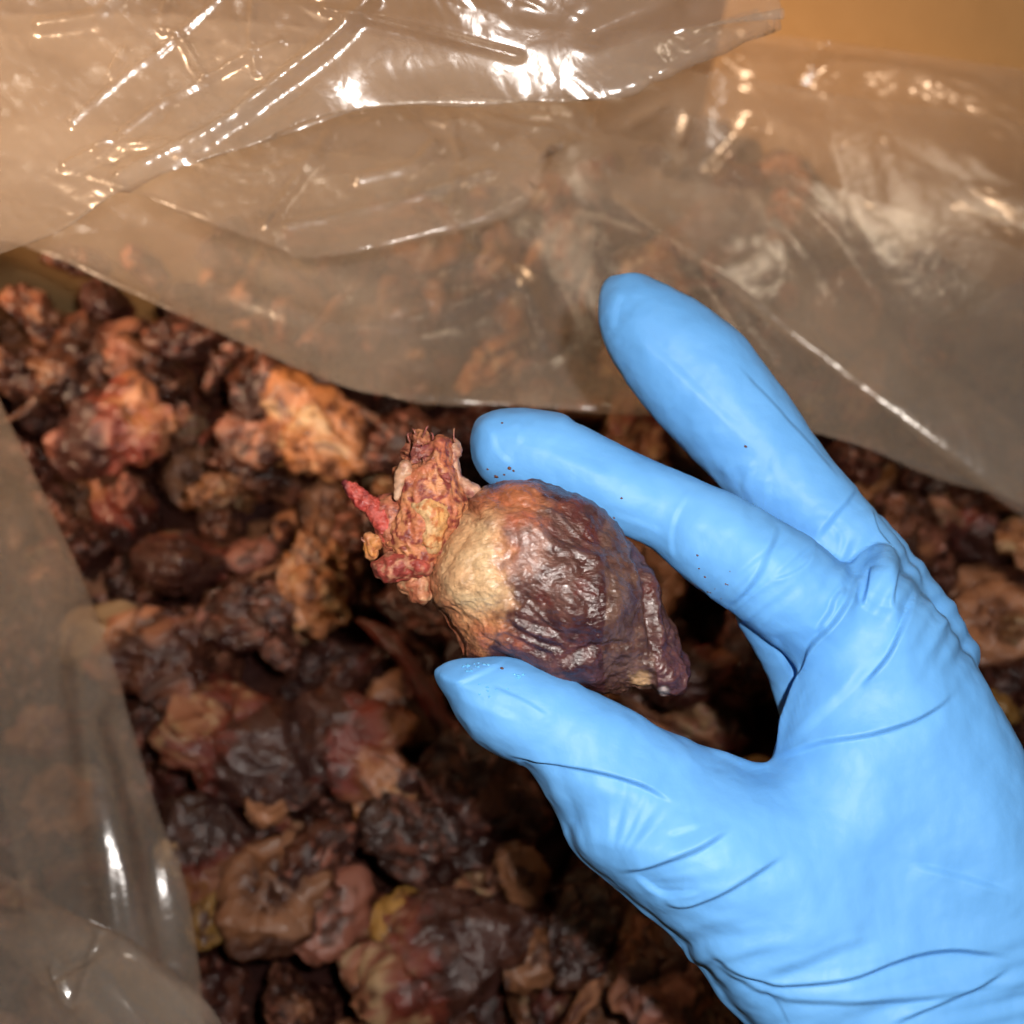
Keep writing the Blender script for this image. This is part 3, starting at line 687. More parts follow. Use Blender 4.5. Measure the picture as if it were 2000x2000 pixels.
hb.f = hb.inflate(ragged(body_px, 0, 220, 3.0, 0.03, 3), -D0, heart_H, 0.0235, 2.0)
hb.blur(2)
BV, BF = hb.mesh(); BN = vnormals(BV, BF); bp = pix(BV); front = sstep(-0.1, 0.3, BN[:, 2])
wq = bp + 9 * np.stack([fbm(np.c_[bp * 0.02, bp[:, :1] * 0], 3), fbm(np.c_[bp * 0.02 + 31, bp[:, :1] * 0], 3)], 1)
fat_px = [(915, 1012), (951, 1020), (958, 1052), (966, 1090), (967, 1126), (981, 1160), (978, 1184), (940, 1197), (908, 1190), (888, 1162), (872, 1127), (864, 1091), (868, 1056), (892, 1032)]
fatsd = poly_sd(wq, fat_px) + 8
rimline = [(911, 990), (955, 962), (1015, 950), (1052, 975), (1040, 1005), (985, 1015), (950, 1018), (975, 1070), (980, 1130), (990, 1180), (985, 1215), (972, 1250), (935, 1276), (895, 1245), (850, 1185), (830, 1120), (870, 1040)]
rimsd = poly_sd(wq, rimline)
pinksd = poly_sd(wq, [(955, 1020), (1000, 1012), (1048, 1018), (1060, 1060), (1052, 1100), (1010, 1120), (985, 1140), (965, 1090)])
groove = [(1238, 1071), (1248, 1110), (1255, 1160), (1262, 1215), (1272, 1268)]
gd, gt, gs = seg_dist(bp, catmull(groove, 30))
furrows = [([(980, 1217), (1020, 1245), (1075, 1265), (1110, 1275)], .9, 7), ([(975, 1238), (1030, 1268), (1090, 1285)], .8, 6), ([(1000, 1200), (1050, 1228), (1100, 1240), (1150, 1245)], .55, 7),
           ([(1080, 1290), (1150, 1275), (1210, 1262), (1250, 1258)], .6, 8), ([(1050, 1015), (1090, 1045), (1140, 1065), (1190, 1080)], .55, 8), ([(1063, 1100), (1100, 1085), (1160, 1095)], .35, 9),
           ([(985, 1140), (1000, 1185), (990, 1225)], .45, 7), ([(905, 985), (925, 1005), (960, 1015)], .5, 6), ([(1180, 1100), (1190, 1150), (1180, 1210)], .4, 10), ([(1000, 1020), (1010, 1060), (985, 1100)], .45, 6)]
dsp = 0.0012 * fbm(BV * 60, 2) + 0.00024 * (ridged(np.stack([(BV[:, 0] * 0.6 + BV[:, 1] * 0.8) * 430, (BV[:, 0] * 0.8 - BV[:, 1] * 0.6) * 130, BV[:, 2] * 130], 1), 4) - 0.6) * (1 - 0.5 * sstep(-4, 6, fatsd))
dsp += 0.00010 * ridged(BV * 700, 2) + 0.0030 * (np.abs(perlin(BV * 48 + 3.3)) - 0.2) * (1 - 0.6 * sstep(-10, 10, fatsd)) + 0.0010 * (np.abs(perlin(BV * 130 + 8)) - 0.2)
dsp += front * (-0.0016 * np.exp(-(gd / 7) ** 2) + 0.0012 * np.exp(-((gs * gd + 14) / 10) ** 2) - 0.0010 * sstep(2, 26, gs * gd)) * np.clip(np.minimum(gt, 1 - gt) * 8 + 0.3, 0, 1)
for pl, A, w in furrows:
    d, t, s = seg_dist(bp, catmull(pl, 24)); dsp += front * 0.001 * (-A * np.exp(-(d / w) ** 2) + 0.4 * A * np.exp(-((s * d - 2 * w) / (1.6 * w)) ** 2)) * np.clip(np.minimum(t, 1 - t) * 6, 0, 1)
dsp += front * 0.0006 * sstep(-14, 16, fatsd)
dsp += 0.0009 * sstep(1230, 1300, bp[:, 1] * 0.5 + bp[:, 0] * 0.5 + 0) * ridged(BV * 300, 3) * 0.5
BV2 = BV + BN * dsp[:, None]
nA = fbm(BV * 120, 4); nB = fbm(BV * 320 + 9, 3); nC = fbm(BV * 45 + 20, 3)
mus = lerp((0.042, 0.011, 0.010), (0.130, 0.062, 0.050), np.clip(0.45 + 0.7 * nC + 0.35 * nB, 0, 1)); mus = lerp(mus, (0.085, 0.018, 0.015), sstep(0.15, 0.6, nA) * 0.8)
c = mus
lowd = sstep(1180, 1240, bp[:, 1] - 0.15 * (bp[:, 0] - 1000)); c = lerp(c, lerp((0.030, 0.008, 0.010), (0.10, 0.034, 0.032), np.clip(0.5 + nB, 0, 1)), lowd * 0.8)
c = lerp(c, lerp((0.060, 0.024, 0.018), (0.125, 0.065, 0.046), np.clip(0.5 + nB, 0, 1)), sstep(-2, 8, gs * gd) * (bp[:, 0] > 1180) * 0.85)
pk = sstep(-34, 16, pinksd + 12 * nB + 8 * nA); c = lerp(c, lerp((0.36, 0.19, 0.14), (0.25, 0.14, 0.115), np.clip(0.5 + nA, 0, 1)), pk * 0.9)
rm = sstep(-34, 24, rimsd + 22 * nB + 24 * nA); c = lerp(c, lerp((0.50, 0.22, 0.095), (0.35, 0.10, 0.050), np.clip(0.5 + 1.1 * nA, 0, 1)), rm)
up = rm * sstep(1010, 960, bp[:, 1]) * sstep(955, 1000, bp[:, 0]); c = lerp(c, lerp((0.24, 0.055, 0.028), (0.38, 0.13, 0.055), np.clip(0.5 + nA, 0, 1)), up * 0.85)
ft = sstep(-30, 28, fatsd + 16 * nB + 14 * nA) * 0.95; c = lerp(c, lerp((0.62, 0.44, 0.25), (0.54, 0.32, 0.165), np.clip(0.5 + nA, 0, 1)), ft)
tip = sstep(26, 8, np.hypot(bp[:, 0] - 1250, (bp[:, 1] - 1322) * 1.2) + 8 * nB); c = lerp(c, (0.40, 0.24, 0.12), tip * 0.85)
tip2 = sstep(14, 5, np.hypot(bp[:, 0] - 1296, bp[:, 1] - 1340) + 6 * nB); c = lerp(c, (0.55, 0.46, 0.42), tip2 * 0.6)
o = world_obj('heart_muscle', BV2, BF, M_HEART, np.clip(c, 0.004, 1), heart)

def scrap(name, pts, zmm, H, R, amp, seed, cols, jag=4.0, h=0.0004, nf=260, label=None, bend=None, hollow=None, blobs=0.0006):
    P = ragged(pts, zmm, 160, jag, 0.06, seed); lo = P.min(0) - 0.004; hi = P.max(0) + 0.004
    zc = -D0 + zmm / 1000.0
    F_ = Field(np.append(lo, zc - H - 0.007), np.append(hi, zc + H + 0.007), h)
    zf = zc if bend is None else (lambda X, Y: (zc + bend(1000 + X / D0 * FPX, 1000 - Y / D0 * FPX)).astype(np.float32))
    F_.f = F_.inflate(P, zf, H, R, 2.0); F_.blur(1)
    V, F = F_.mesh(); N = vnormals(V, F); q = pix(V)
    d = 0.60 * amp * fbm(V * nf * 0.8 + seed, 3) + 0.42 * blobs * ridged(np.c_[V[:, 0] * 1.1 + V[:, 1] * 0.25, V[:, 1] * 0.32, V[:, 2] * 0.9] * nf * 2.2 + seed, 3)
    if hollow is not None:
        d -= np.where(N[:, 2] > 0, 1, 0) * hollow[3] * np.exp(-(((q[:, 0] - hollow[0]) / hollow[2]) ** 2 + ((q[:, 1] - hollow[1]) / (hollow[2] * 1.1)) ** 2)) * (1 + 0.8 * fbm(V * 500, 2))
    V = V + N * d[:, None]
    n1 = np.clip(0.5 + 1.2 * fbm(V * nf * 0.9 + seed + 3, 4), 0, 1); n2 = sstep(0.05, 0.45, fbm(V * nf * 1.8 + seed + 8, 4))
    c = lerp(lerp(cols[0], cols[1], n1), cols[2], n2)
    if hollow is not None:
        hw = np.exp(-(((q[:, 0] - hollow[0]) / hollow[2]) ** 2 + ((q[:, 1] - hollow[1]) / hollow[2]) ** 2)); c = lerp(c, (0.13, 0.030, 0.038), np.clip(hw * 1.3, 0, 1) * 0.85)
    o = world_obj(name, V, F, M_TORN, np.clip(c, 0.004, 1), heart)
    if label: o['label'] = label
    return o
REDT = [(0.34, 0.10, 0.065), (0.46, 0.19, 0.11), (0.22, 0.045, 0.04)]
scrap('vessel_stump', [(772, 990), (770, 930), (786, 899), (791, 866), (806, 848), (829, 843), (840, 858), (862, 855), (880, 868), (886, 905), (896, 945), (915, 985), (900, 1030), (872, 1070), (852, 1118), (825, 1128), (795, 1105), (768, 1085), (752, 1050), (756, 1015)],
      2, 0.0090, 0.0085, 0.0012, 3.1, [(0.52, 0.22, 0.10), (0.42, 0.125, 0.06), (0.20, 0.040, 0.030)], 5.0, hollow=(812, 878, 26, 0.004), label='torn open vessel stump at the top of the heart')
scrap('fat_collar', [(800, 985), (835, 965), (868, 975), (880, 1000), (868, 1035), (855, 1070), (838, 1085), (820, 1060), (818, 1020)], 8, 0.0042, 0.006, 0.0007, 9.2, [(0.54, 0.27, 0.10), (0.60, 0.38, 0.19), (0.42, 0.14, 0.045)], 4.0)
scrap('vein_flap', [(872, 862), (894, 859), (903, 876), (893, 905), (902, 932), (925, 942), (935, 958), (918, 976), (896, 962), (884, 925), (876, 890)], 1, 0.0018, 0.0022, 0.0010, 5.5, [(0.46, 0.26, 0.17), (0.36, 0.17, 0.11), (0.24, 0.09, 0.07)], 5.0, label='pale ragged flap beside the vessel stump')
scrap('pale_rim', [(768, 925), (786, 898), (803, 908), (806, 925), (792, 940), (782, 975), (772, 975)], 9, 0.0011, 0.0016, 0.0006, 15.5, [(0.52, 0.32, 0.21), (0.46, 0.25, 0.15), (0.38, 0.18, 0.11)], 5.0, blobs=0.0004)
scrap('tissue_web', [(738, 968), (778, 972), (800, 1010), (800, 1080), (765, 1085), (742, 1060), (733, 1030), (722, 1000), (732, 985)], 3, 0.0050, 0.0055, 0.0010, 7.7, [(0.29, 0.065, 0.042), (0.40, 0.145, 0.075), (0.14, 0.024, 0.022)], 5.0)
scrap('orange_flake', [(708, 1054), (716, 1042), (738, 1040), (747, 1050), (744, 1068), (735, 1076), (738, 1090), (722, 1094), (714, 1078)], 5, 0.0020, 0.0025, 0.0009, 2.4, [(0.50, 0.20, 0.055), (0.44, 0.19, 0.08), (0.36, 0.12, 0.05)], 5.0, nf=380, label='small orange flake of fat')
scrap('red_flap', [(724, 1102), (742, 1088), (775, 1080), (818, 1082), (842, 1100), (838, 1122), (800, 1126), (772, 1136), (752, 1136), (734, 1124)], 6, 0.0050, 0.0052, 0.0009, 4.8, [(0.34, 0.070, 0.050), (0.24, 0.038, 0.030), (0.46, 0.20, 0.12)], 5.0, label='crimson torn flap at the lower left of the heart')
scrap('tan_flap', [(772, 1142), (788, 1126), (812, 1114), (842, 1122), (848, 1150), (838, 1170), (830, 1178), (812, 1171), (796, 1160), (782, 1156)], 2, 0.0042, 0.0040, 0.0010, 6.6, [(0.46, 0.21, 0.11), (0.38, 0.12, 0.06), (0.52, 0.29, 0.16)], 6.0, label='pale tan ragged flap under the crimson one')
# the pointed red vessel
rv = Field(np.append(CZ(655, 1085, 0)[:2], -D0 - 0.006), np.append(CZ(785, 925, 0)[:2], -D0 + 0.016), 0.0003)
rv.tube([dot(673, 943, 4.5, 6), dot(684, 953, 11, 6), dot(705, 972, 16, 6), dot(728, 992, 18, 6), dot(747, 1020, 18, 6), dot(762, 1055, 15, 5)], 0.75, 0.001); rv.blur(1)
V, F = rv.mesh(); N = vnormals(V, F); V = V + N * (0.0005 * fbm(V * 420, 3) + 0.00022 * ridged(V * 1200, 2))[:, None]
n1 = sstep(0.0, 0.4, fbm(V * 420 + 4, 3)); q = pix(V)
c = lerp(lerp((0.40, 0.062, 0.045), (0.28, 0.035, 0.030), n1), (0.10, 0.014, 0.016), sstep(686, 672, q[:, 0]))
o = world_obj('red_vessel', V, F, M_TORN, c, heart); o['label'] = 'pointed bright red vessel end'
scrap('vessel_edge', [(676, 958), (690, 980), (706, 992), (722, 1008), (733, 1035), (744, 1040), (735, 1005), (715, 984), (690, 962)], 3, 0.0013, 0.0015, 0.0004, 8.1, [(0.46, 0.30, 0.20), (0.38, 0.20, 0.13), (0.3, 0.12, 0.08)], 3.0, blobs=0.0002)
# loose fibres at the torn rim
for a, b, c_ in (((826, 852), (832, 838), (836, 832)), ((812, 852), (810, 842), (806, 838)), ((888, 862), (886, 850), (887, 838)), ((800, 862), (796, 850), (800, 846)), ((845, 858), (846, 850), (842, 845)), ((716, 1060), (708, 1056), (706, 1050))):
    m_ = CZ(*b, 5); fb = Field(m_ - 0.004, m_ + 0.004, 0.00022)
    fb.tube([dot(*a, 2.6, 5), dot(*b, 2.0, 6), dot(*c_, 1.9, 5)], 1.0, 0.0006)
    V, F = fb.mesh(); world_obj('loose_fibre', V, F, M_TORN, lerp((0.24, 0.07, 0.06), (0.40, 0.2, 0.12), np.clip(0.5 + fbm(V * 300, 2), 0, 1)), heart)

# crumbs stuck to the glove and droplets on the thumb
def bits(name, spots, mat, base, squash):
    U, F = base; Vs = []; Fs = []; n = 0
    for k, (px, py, r) in enumerate(spots):
        i = np.argmin(np.hypot(hp[:, 0] - px, hp[:, 1] - py) + 400 * (HN[:, 2] < 0.15)); nrm = HN[i]
        t = np.cross(nrm, [0.3, 1, 0.2]); t /= np.linalg.norm(t); b = np.cross(nrm, t)
        w = U * (1 + 0.35 * fbm(U * 1.7 + 13 * k, 2))[:, None] * r
        Vs.append(HV[i] + w[:, :1] * t + w[:, 1:2] * b * 0.8 + w[:, 2:] * squash * nrm); Fs.append(F + n); n += len(U)
    return world_obj(name, np.vstack(Vs), np.vstack(Fs), mat)
ICO2 = ico(2); r_ = random.Random(3)
cr = [(994, 914, .0005), (968, 930, .00055), (985, 928, .0003), (1002, 920, .00035), (1214, 972, .0003), (1455, 873, .0004), (1362, 1086, .0003), (1377, 1129, .0003), (981, 1303, .0004), (980, 826, .0003), (1200, 1010, .0003), (955, 915, .0003)]
cr += [(r_.uniform(1330, 1440), r_.uniform(1110, 1175), r_.uniform(.00012, .00025)) for _ in range(14)] + [(r_.uniform(940, 1240), 0, 0) for _ in range(0)]
tag(bits('crumbs', cr, M_CRUMB, ICO2, 0.6), 'tiny brown meat crumbs stuck to the blue glove', 'crumbs', kind='stuff')
dr = [(908 + r_.uniform(-14, 14), 1302 + r_.uniform(-8, 8), r_.uniform(.0002, .0005)) for _ in range(9)] + [(940 + r_.uniform(-14, 14), 1298 + r_.uniform(-6, 6), r_.uniform(.0002, .00045)) for _ in range(8)] + \
     [(1012 + r_.uniform(-14, 14), 1318 + r_.uniform(-10, 10), r_.uniform(.0002, .0004)) for _ in range(10)] + [(965 + r_.uniform(-30, 30), 1352 + r_.uniform(-20, 20), r_.uniform(.00015, .0003)) for _ in range(9)]
tag(bits('moisture_droplets', dr, M_DROP, ICO2, 0.5), 'small wet droplets on the tip of the gloved thumb', 'droplets', kind='stuff')

# ------------------------------------------------------------------ which pieces show: label those, join the rest into the deep mass
bpy.context.view_layer.update()
dg = bpy.context.evaluated_depsgraph_get()
seen = {}; GN = 160
for j in range(GN):
    for i in range(GN):
        px = (i + .5) * 2000 / GN; py = (j + .5) * 2000 / GN
        d = ROT @ np.array([(px - 1000) / FPX, (1000 - py) / FPX, -1.0]); d /= np.linalg.norm(d)
        hit, loc, nrm, fi, ob, mx = SC.ray_cast(dg, Vector(CAM + d * 0.02), Vector(d))
        if hit: seen.setdefault(ob.name, []).append((px, py))
def film_y(px): return float(np.interp(px, [0, 112, 240, 470, 700, 950, 1250, 1560, 1888, 2000], [440, 500, 560, 670, 765, 790, 805, 835, 945, 980]))
def zone(px, py):
    if py < film_y(px):
        far = 'far back ' if py < film_y(px) - 190 else ''
        if px < 560: return far + 'under the film at upper left'
        if px < 1150: return far + 'under the film above the held heart'
        if px < 1520: return far + 'under the film behind the middle finger'
        return far + 'under the film at the right edge'
    if px > 1480 and py < 1400: return 'beyond the knuckles on the right'
    if 1150 < px <= 1660 and py < 1030: return 'between index and middle finger'
    if px > 1000 and 1080 < py < 1490: return 'between heart and thumb web'
    if py > 1700 and px > 950: return 'below the gloved thumb'
    if py > 1500 and px > 760: return 'left of the thumb root'
    if px < 360 and py > 1100: return 'along the left film edge'
    if py > 1700: return 'at the lower left'
    if py > 1300: return 'in mid pile left of the thumb'
    if py > 1000: return 'left of the torn heart end'
    return 'at the upper left below the film'
LOOK = {'heart': 'fatty-ended dried heart', 'dark': 'dark brown dried lump', 'fat': 'orange tan fat lump', 'gnarled': 'gnarled reddish tan lump', 'cup': 'opened hollow dried heart', 'strip': 'thin bent dried sinew', 'nugget': 'small pale fat nugget'}
CAT = {'heart': 'dried heart', 'dark': 'dried meat', 'fat': 'dried fat', 'gnarled': 'dried tissue', 'cup': 'dried heart', 'strip': 'sinew', 'nugget': 'fat nugget'}
GRP = {k: 'pieces of %s in the pile' % v for k, v in CAT.items()}
ORD = ['', 'second', 'third', 'fourth', 'fifth', 'sixth', 'seventh', 'eighth', 'ninth', 'tenth', 'eleventh', 'twelfth', 'thirteenth', 'fourteenth', 'fifteenth', 'sixteenth', 'seventeenth', 'eighteenth', 'nineteenth', 'twentieth'] + ['%dth' % k for k in range(21, 90)]
ORD[0] = 'leftmost'
bins = {}; hidden = []
for o, k, lab in pieces:
    s = seen.get(o.name, [])
    if lab:
        tag(o, lab, CAT[k], GRP[k]); continue
    if len(s) < 3: hidden.append((o, k)); continue
    m = np.mean(s, axis=0); big = 'small ' if o.scale[0] < 0.0125 and k != 'nugget' else ''
    bins.setdefault((big + LOOK[k], zone(*m)), []).append((m[0], o, k))
for (look, zn), it in bins.items():
    it.sort(key=lambda t: t[0])
    for n, (x, o, k) in enumerate(it):
        if len(it) == 1: lab = '%s %s' % (look, zn)
        else: lab = '%s %s, %s' % (look, zn, 'leftmost' if n == 0 else 'rightmost' if n == len(it) - 1 else ORD[n] + ' from left')
        tag(o, lab, CAT[k], GRP[k])
Vs, Fs, Cs, n = [], [], [], 0
for o, k in hidden:
    me = o.data; nv = len(me.vertices)
    co = np.empty(nv * 3, np.float32); me.vertices.foreach_get('co', co); co = co.reshape(-1, 3)
    fc = np.empty(len(me.loops), np.int32); me.loops.foreach_get('vertex_index', fc); fc = fc.reshape(-1, 3)
    cc = np.empty(nv * 4, np.float32); me.attributes['Col'].data.foreach_get('color', cc)
    mw = np.array(o.matrix_world); hidden_v = co @ mw[:3, :3].T + mw[:3, 3]
    Vs.append((hidden_v, fc, cc.reshape(-1, 4)[:, :3], nv))
    bpy.data.objects.remove(o)
LOWMAP = {}
def lower(nv):
    """nearest vertices of a coarser sphere, so a hidden piece needs few faces"""
    if nv not in LOWMAP:
        hi = (ICO5 if nv == len(ICO5[0]) else ICO4)[0]; loV, loF = ico(4 if nv == len(ICO5[0]) else 3)
        ix = np.array([np.argmax(hi @ v) for v in loV]); LOWMAP[nv] = (ix, loF)
    return LOWMAP[nv]
AV, AF, AC = [], [], []; n = 0
for v, f, c, nv in Vs:
    ix, lf = lower(nv); AV.append(v[ix]); AF.append(lf + n); AC.append(c[ix]); n += len(ix)
if AV:
    o = link('buried_pieces', mesh_data('buried_pieces', np.vstack(AV), np.vstack(AF), M_PILE, np.vstack(AC)))
    tag(o, 'buried dried heart pieces showing dark between the upper ones', 'meat pile', kind='stuff')

# ------------------------------------------------------------------ clear plastic liner
liner = empty('plastic_liner', (0.0, 0.30, 0.0))
tag(liner, 'crumpled clear plastic bag liner draped over the cardboard box and the hearts', 'plastic bag')
def crumple(P, seed, amp, lam, stretch=(1, 1), fine=0.08):
    q = P[:, :2] @ np.array([[math.cos(stretch[0]), -math.sin(stretch[0])], [math.sin(stretch[0]), math.cos(stretch[0])]])
    q = np.c_[q[:, 0] / lam, q[:, 1] / lam * stretch[1], P[:, 2] / lam * 0.3 + seed]
    q = q + 0.35 * np.c_[perlin(q * 0.8 + 5), perlin(q * 0.8 + 15), q[:, 0] * 0]
    msk = sstep(-0.25, 0.45, perlin(q * 0.45 + 40))
    return amp * (1.5 * np.abs(perlin(q * 0.62)) + (0.15 + 0.5 * msk) * np.abs(perlin(q * 1.7 + 7)) + fine * (0.35 + msk) * np.abs(perlin(q * 4.4 + 3)) + 0.3 * fine * np.abs(perlin(q * 9.0 + 13)) - 0.4)
def sheet(rows, seed, amp, lam, ang, stf, nu=190, nv=130, calm=(), bumps=(), fine=0.08):
    R = np.stack([catmull(np.array([(*C(*p),) for p in r]), nu) for r in rows], 0)      # rows x nu x 3
    G = np.stack([catmull3(R[:, k, :], nv) for k in range(nu)], 1)                      # nv x nu x 3
    idx = np.arange(nv * nu).reshape(nv, nu); F = np.stack([idx[:-1, :-1].ravel(), idx[1:, :-1].ravel(), idx[1:, 1:].ravel(), idx[:-1, 1:].ravel()], 1)
    V = G.reshape(-1, 3); N = vnormals(V, F); N *= np.sign((N @ np.array([0, 0, 1.0])).mean())
    d = crumple(V, seed, amp, lam, (ang, stf), fine); q = pix(V)
    for (pl, f_, w) in calm:
        dd, t, s = seg_dist(q, catmull(pl, 20)); d *= 1 - f_ * np.exp(-(dd / w) ** 2)
    for (pl, a, w) in bumps:
        dd, t, s = seg_dist(q, catmull(pl, 20)); d += a * np.exp(-(dd / w) ** 2)
    V = V + N * d[:, None]
    return world_obj('film_sheet', V, F, M_FILM, None, liner)
def wall_hit(px, py, off):
    d = ROT @ np.array([(px - 1000) / FPX, (1000 - py) / FPX, -1.0]); best = 9
    for a, b in ((box_pts[0], box_pts[1]), (box_pts[1], box_pts[2])):
        a = np.array(a); b = np.array(b); e = (b - a) / np.linalg.norm(b - a); n = np.array([e[1], -e[0]]); t = ((a - CAM[:2]) @ n + off) / (d[:2] @ n)
        if t > 0: best = min(best, t)
    return best
def wrow(pts, off): return [(x, y, wall_hit(x, y, off)) for x, y in catmull(pts, 14)]
# against the walls
sheet([wrow([(-80, -40), (500, 0), (1000, 55), (1450, 62), (1888, 120), (2090, 150)], 0.010),
       wrow([(-80, 150), (500, 170), (1000, 190), (1450, 215), (1888, 330), (2090, 380)], 0.030),
       wrow([(-80, 330), (500, 300), (1000, 300), (1450, 400), (1888, 560), (2090, 640)], 0.055),
       wrow([(-80, 480), (500, 420), (1000, 360), (1300, 440), (1600, 640), (1888, 850), (2090, 990)], 0.075)], 1.7, 0.0050, 0.024, 0.9, 0.34, nu=340, nv=210, fine=0.28, bumps=[([(1250, 460), (1290, 330)], .0035, 12), ([(1390, 340), (1480, 250)], .0040, 13), ([(1490, 430), (1640, 290)], .0035, 11), ([(1570, 440), (1720, 290)], .0035, 11), ([(1570, 160), (1610, 90)], .0040, 12), ([(1120, 190), (1180, 300)], .0035, 10), ([(1090, 220), (1170, 305)], .0030, 10), ([(1830, 390), (1900, 330)], .0035, 12), ([(1230, 240), (1300, 200)], .0030, 10), ([(1330, 270), (1345, 220)], .0035, 10), ([(1620, 560), (1720, 500)], .0025, 12)])
# sheet hanging in front of the far hearts
sheet([[(-80, 60, .46), (500, 90, .46), (1000, 120, .47), (1500, 160, .47), (2090, 260, .45)],
       [(-80, 300, .44), (500, 330, .44), (1000, 380, .44), (1500, 420, .45), (2090, 520, .43)],
       [(-80, 420, .425), (112, 480, .42), (450, 600, .415), (750, 690, .41), (1250, 720, .41), (1600, 760, .415), (2090, 920, .42)],
       [(-80, 440, .418), (112, 500, .412), (240, 560, .41), (470, 668, .405), (700, 762, .402), (950, 788, .40), (1250, 803, .40), (1560, 835, .405), (1888, 945, .41), (2090, 1010, .41)],
       [(-80, 436, .424), (112, 495, .420), (240, 552, .418), (470, 658, .413), (700, 750, .410), (950, 775, .408), (1250, 790, .408), (1560, 820, .413), (1888, 930, .42), (2090, 1000, .42)],
       [(-80, 380, .44), (112, 420, .44), (240, 470, .435), (470, 560, .43), (700, 640, .43), (950, 665, .43), (1250, 680, .43), (1560, 700, .43), (1888, 800, .43), (2090, 850, .43)],
       [(-80, 230, .455), (112, 240, .455), (240, 250, .455), (470, 280, .455), (700, 300, .455), (950, 320, .455), (1250, 340, .455), (1560, 380, .455), (1888, 470, .45), (2090, 520, .45)]],
      4.2, 0.0046, 0.045, 0.4, 0.5, nv=180, fine=0.12, bumps=[([(880, 520), (1000, 540), (1060, 660)], .004, 30), ([(420, 560), (700, 640), (1000, 560)], .003, 25)])
# second fold
sheet([[(-80, 20, .40), (500, 40, .39), (1060, 120, .39), (1180, 150, .40)],
       [(-80, 250, .37), (400, 260, .365), (1040, 250, .37), (1150, 260, .375)],
       [(100, 330, .355), (232, 362, .352), (510, 462, .348), (600, 489, .348), (820, 448, .35), (1012, 392, .355), (1062, 300, .36)],
       [(105, 322, .360), (240, 352, .358), (515, 450, .355), (602, 476, .355), (815, 436, .357), (1000, 382, .36), (1050, 296, .365)],
       [(110, 260, .375), (300, 250, .37), (520, 330, .37), (602, 350, .37), (800, 320, .37), (950, 290, .37), (1020, 250, .375)]],
      9.1, 0.0040, 0.030, 1.1, 0.6, nu=260, nv=160, fine=0.22, bumps=[([(640, 270), (560, 380), (520, 440)], .0018, 9), ([(700, 350), (800, 330), (850, 290)], .002, 10), ([(560, 440), (760, 400), (960, 340)], .0016, 9), ([(880, 250), (900, 330), (880, 410)], .0016, 9), ([(330, 300), (480, 340), (620, 310)], .0015, 10)])
# near fold, upper left, with its loose corner
sheet([[(-80, -200, .32), (450, -220, .295), (720, -210, .277), (1180, -190, .277), (1480, -160, .292)],
       [(-80, 0, .305), (450, 0, .294), (720, 0, .2845), (1180, 0, .2842), (1512, 0, .296)],
       [(-80, 200, .30), (400, 160, .293), (740, 130, .2888), (1160, 90, .2888), (1524, 30, .298)],
       [(-80, 500, .285), (112, 438, .285), (240, 358, .285), (350, 322, .285), (700, 215, .2930), (1010, 196, .2925), (1180, 184, .2922), (1300, 140, .29), (1420, 75, .293), (1520, 38, .297)],
       [(-80, 485, .292), (112, 428, .292), (240, 347, .291), (350, 310, .291), (700, 205, .291), (1010, 186, .293), (1180, 175, .294), (1300, 130, .296), (1410, 66, .299), (1505, 32, .302)],
       [(-80, 330, .31), (112, 300, .31), (240, 240, .305), (350, 200, .305), (700, 120, .305), (1010, 100, .305), (1180, 90, .305), (1300, 60, .307), (1400, 20, .31), (1480, 0, .31)]],
      2.6, 0.0036, 0.026, 0.75, 0.42, nu=360, nv=220, fine=0.20, calm=[([(740, 160), (900, 120), (1160, 100)], .85, 95), ([(1180, 50), (1300, 0)], .7, 60)], bumps=[([(240, 352), (480, 220), (640, 90), (720, 0)], .0035, 16), ([(1160, 60), (1300, 0)], .003, 30),
   ([(150, 250), (300, 120), (430, 0)], .0016, 8), ([(200, 300), (380, 170), (560, 90)], .0016, 7), ([(330, 0), (318, 60), (352, 72), (400, 150)], .0016, 7), ([(505, -20), (500, 80), (508, 150)], .0015, 7), ([(640, 20), (820, 60), (1010, 110)], .0016, 9), ([(90, 60), (200, 40), (240, -10)], .0018, 14), ([(250, 110), (225, 160)], .0016, 9), ([(130, 330), (220, 290), (330, 280)], .0012, 9)])
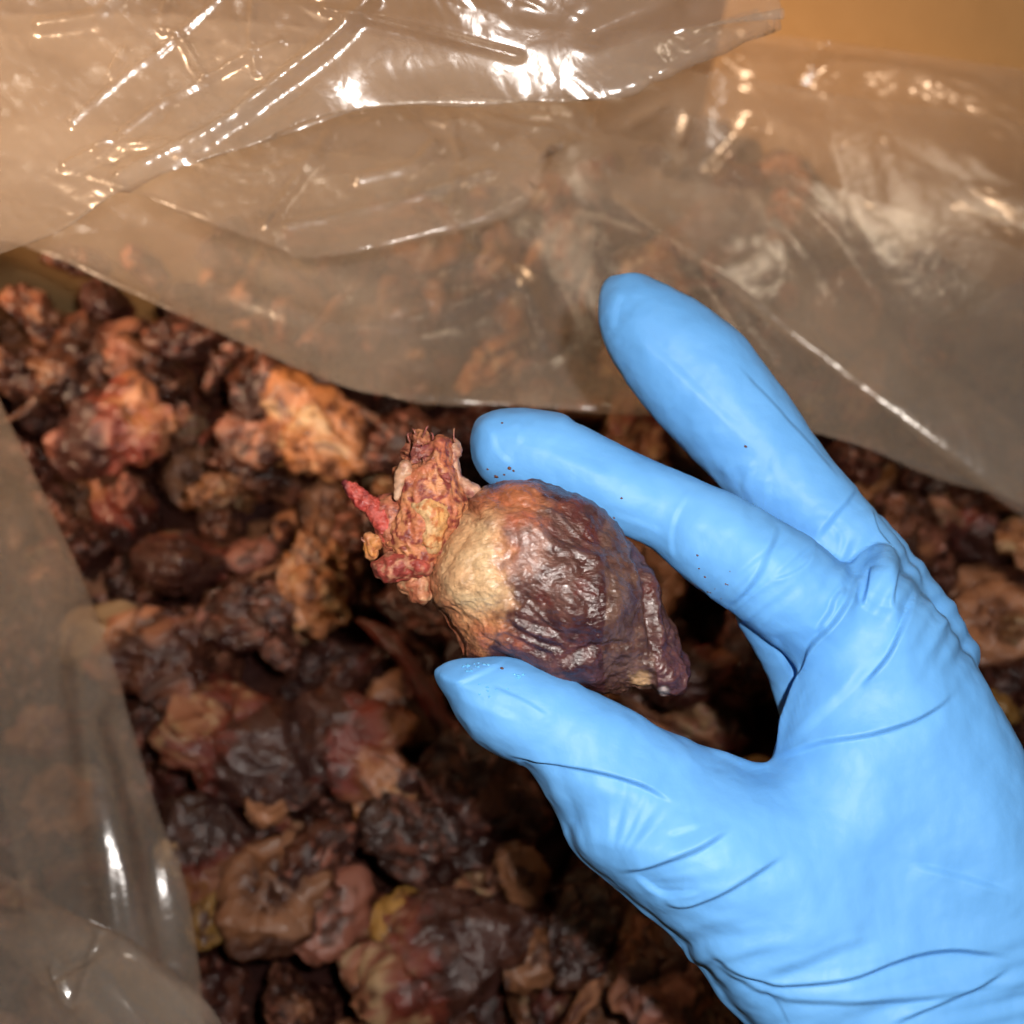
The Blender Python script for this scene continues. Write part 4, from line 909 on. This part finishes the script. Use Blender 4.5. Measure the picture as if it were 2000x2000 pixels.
# left side of the bag leaning in
sheet([[(-170, 700, .37), (-150, 1000, .36), (-130, 1300, .34), (-120, 1700, .32), (-100, 2100, .31)],
       [(-90, 735, .395), (-20, 1000, .385), (60, 1300, .37), (110, 1650, .355), (150, 2100, .345)],
       [(-10, 760, .415), (52, 900, .41), (112, 1040, .405), (180, 1210, .40), (250, 1400, .395), (325, 1650, .385), (370, 1830, .38), (400, 2100, .375)],
       [(-18, 765, .422), (44, 907, .417), (104, 1050, .412), (170, 1215, .408), (240, 1405, .403), (314, 1655, .393), (358, 1835, .388), (388, 2100, .383)],
       [(-80, 800, .44), (-20, 950, .435), (40, 1100, .43), (100, 1250, .425), (160, 1420, .42), (230, 1670, .41), (270, 1850, .40), (300, 2100, .40)],
       [(-170, 820, .45), (-140, 960, .445), (-110, 1120, .44), (-60, 1270, .435), (-20, 1440, .43), (40, 1690, .42), (70, 1870, .41), (100, 2100, .41)]],
      6.3, 0.0030, 0.032, 0.3, 0.35, calm=[([(170, 1300), (215, 1720), (230, 1830)], .7, 40), ([(230, 1440), (290, 1640), (320, 1860)], .7, 35)], bumps=[([(160, 1300), (190, 1560), (215, 1720), (235, 1860)], .0035, 30), ([(225, 1400), (290, 1640), (330, 1880)], .0035, 28)])
sheet([[(-120, 1600, .27), (-60, 1900, .265), (60, 2120, .262)],
       [(0, 1690, .30), (120, 1860, .295), (280, 2110, .29)],
       [(112, 1762, .318), (230, 1830, .314), (310, 1880, .312), (400, 1950, .31), (490, 2100, .308)],
       [(100, 1772, .325), (222, 1842, .321), (300, 1892, .319), (388, 1960, .317), (476, 2104, .315)],
       [(-60, 1800, .335), (60, 1900, .331), (140, 1960, .329), (230, 2040, .327), (320, 2130, .325)]],
      8.8, 0.0034, 0.030, 0.8, 0.6, nu=160, nv=130, fine=0.2, bumps=[([(120, 1900), (185, 1860), (195, 1830)], .002, 9), ([(110, 1890), (150, 1960), (190, 1850)], .002, 9)])

# fold of the liner sagging over the far right hearts
sheet([[(1120, 250, .47), (1500, 330, .45), (2090, 520, .42)],
       [(1170, 330, .455), (1500, 520, .435), (2090, 800, .41)],
       [(1200, 388, .445), (1380, 520, .435), (1600, 690, .425), (1888, 905, .415), (2090, 1050, .41)],
       [(1195, 380, .452), (1372, 512, .442), (1592, 680, .432), (1880, 895, .422), (2090, 1040, .417)],
       [(1230, 300, .47), (1440, 420, .46), (1660, 590, .45), (1940, 790, .44), (2100, 900, .44)]], 12.4, 0.0028, 0.040, 0.6, 0.4, nu=140, nv=90, fine=0.15)
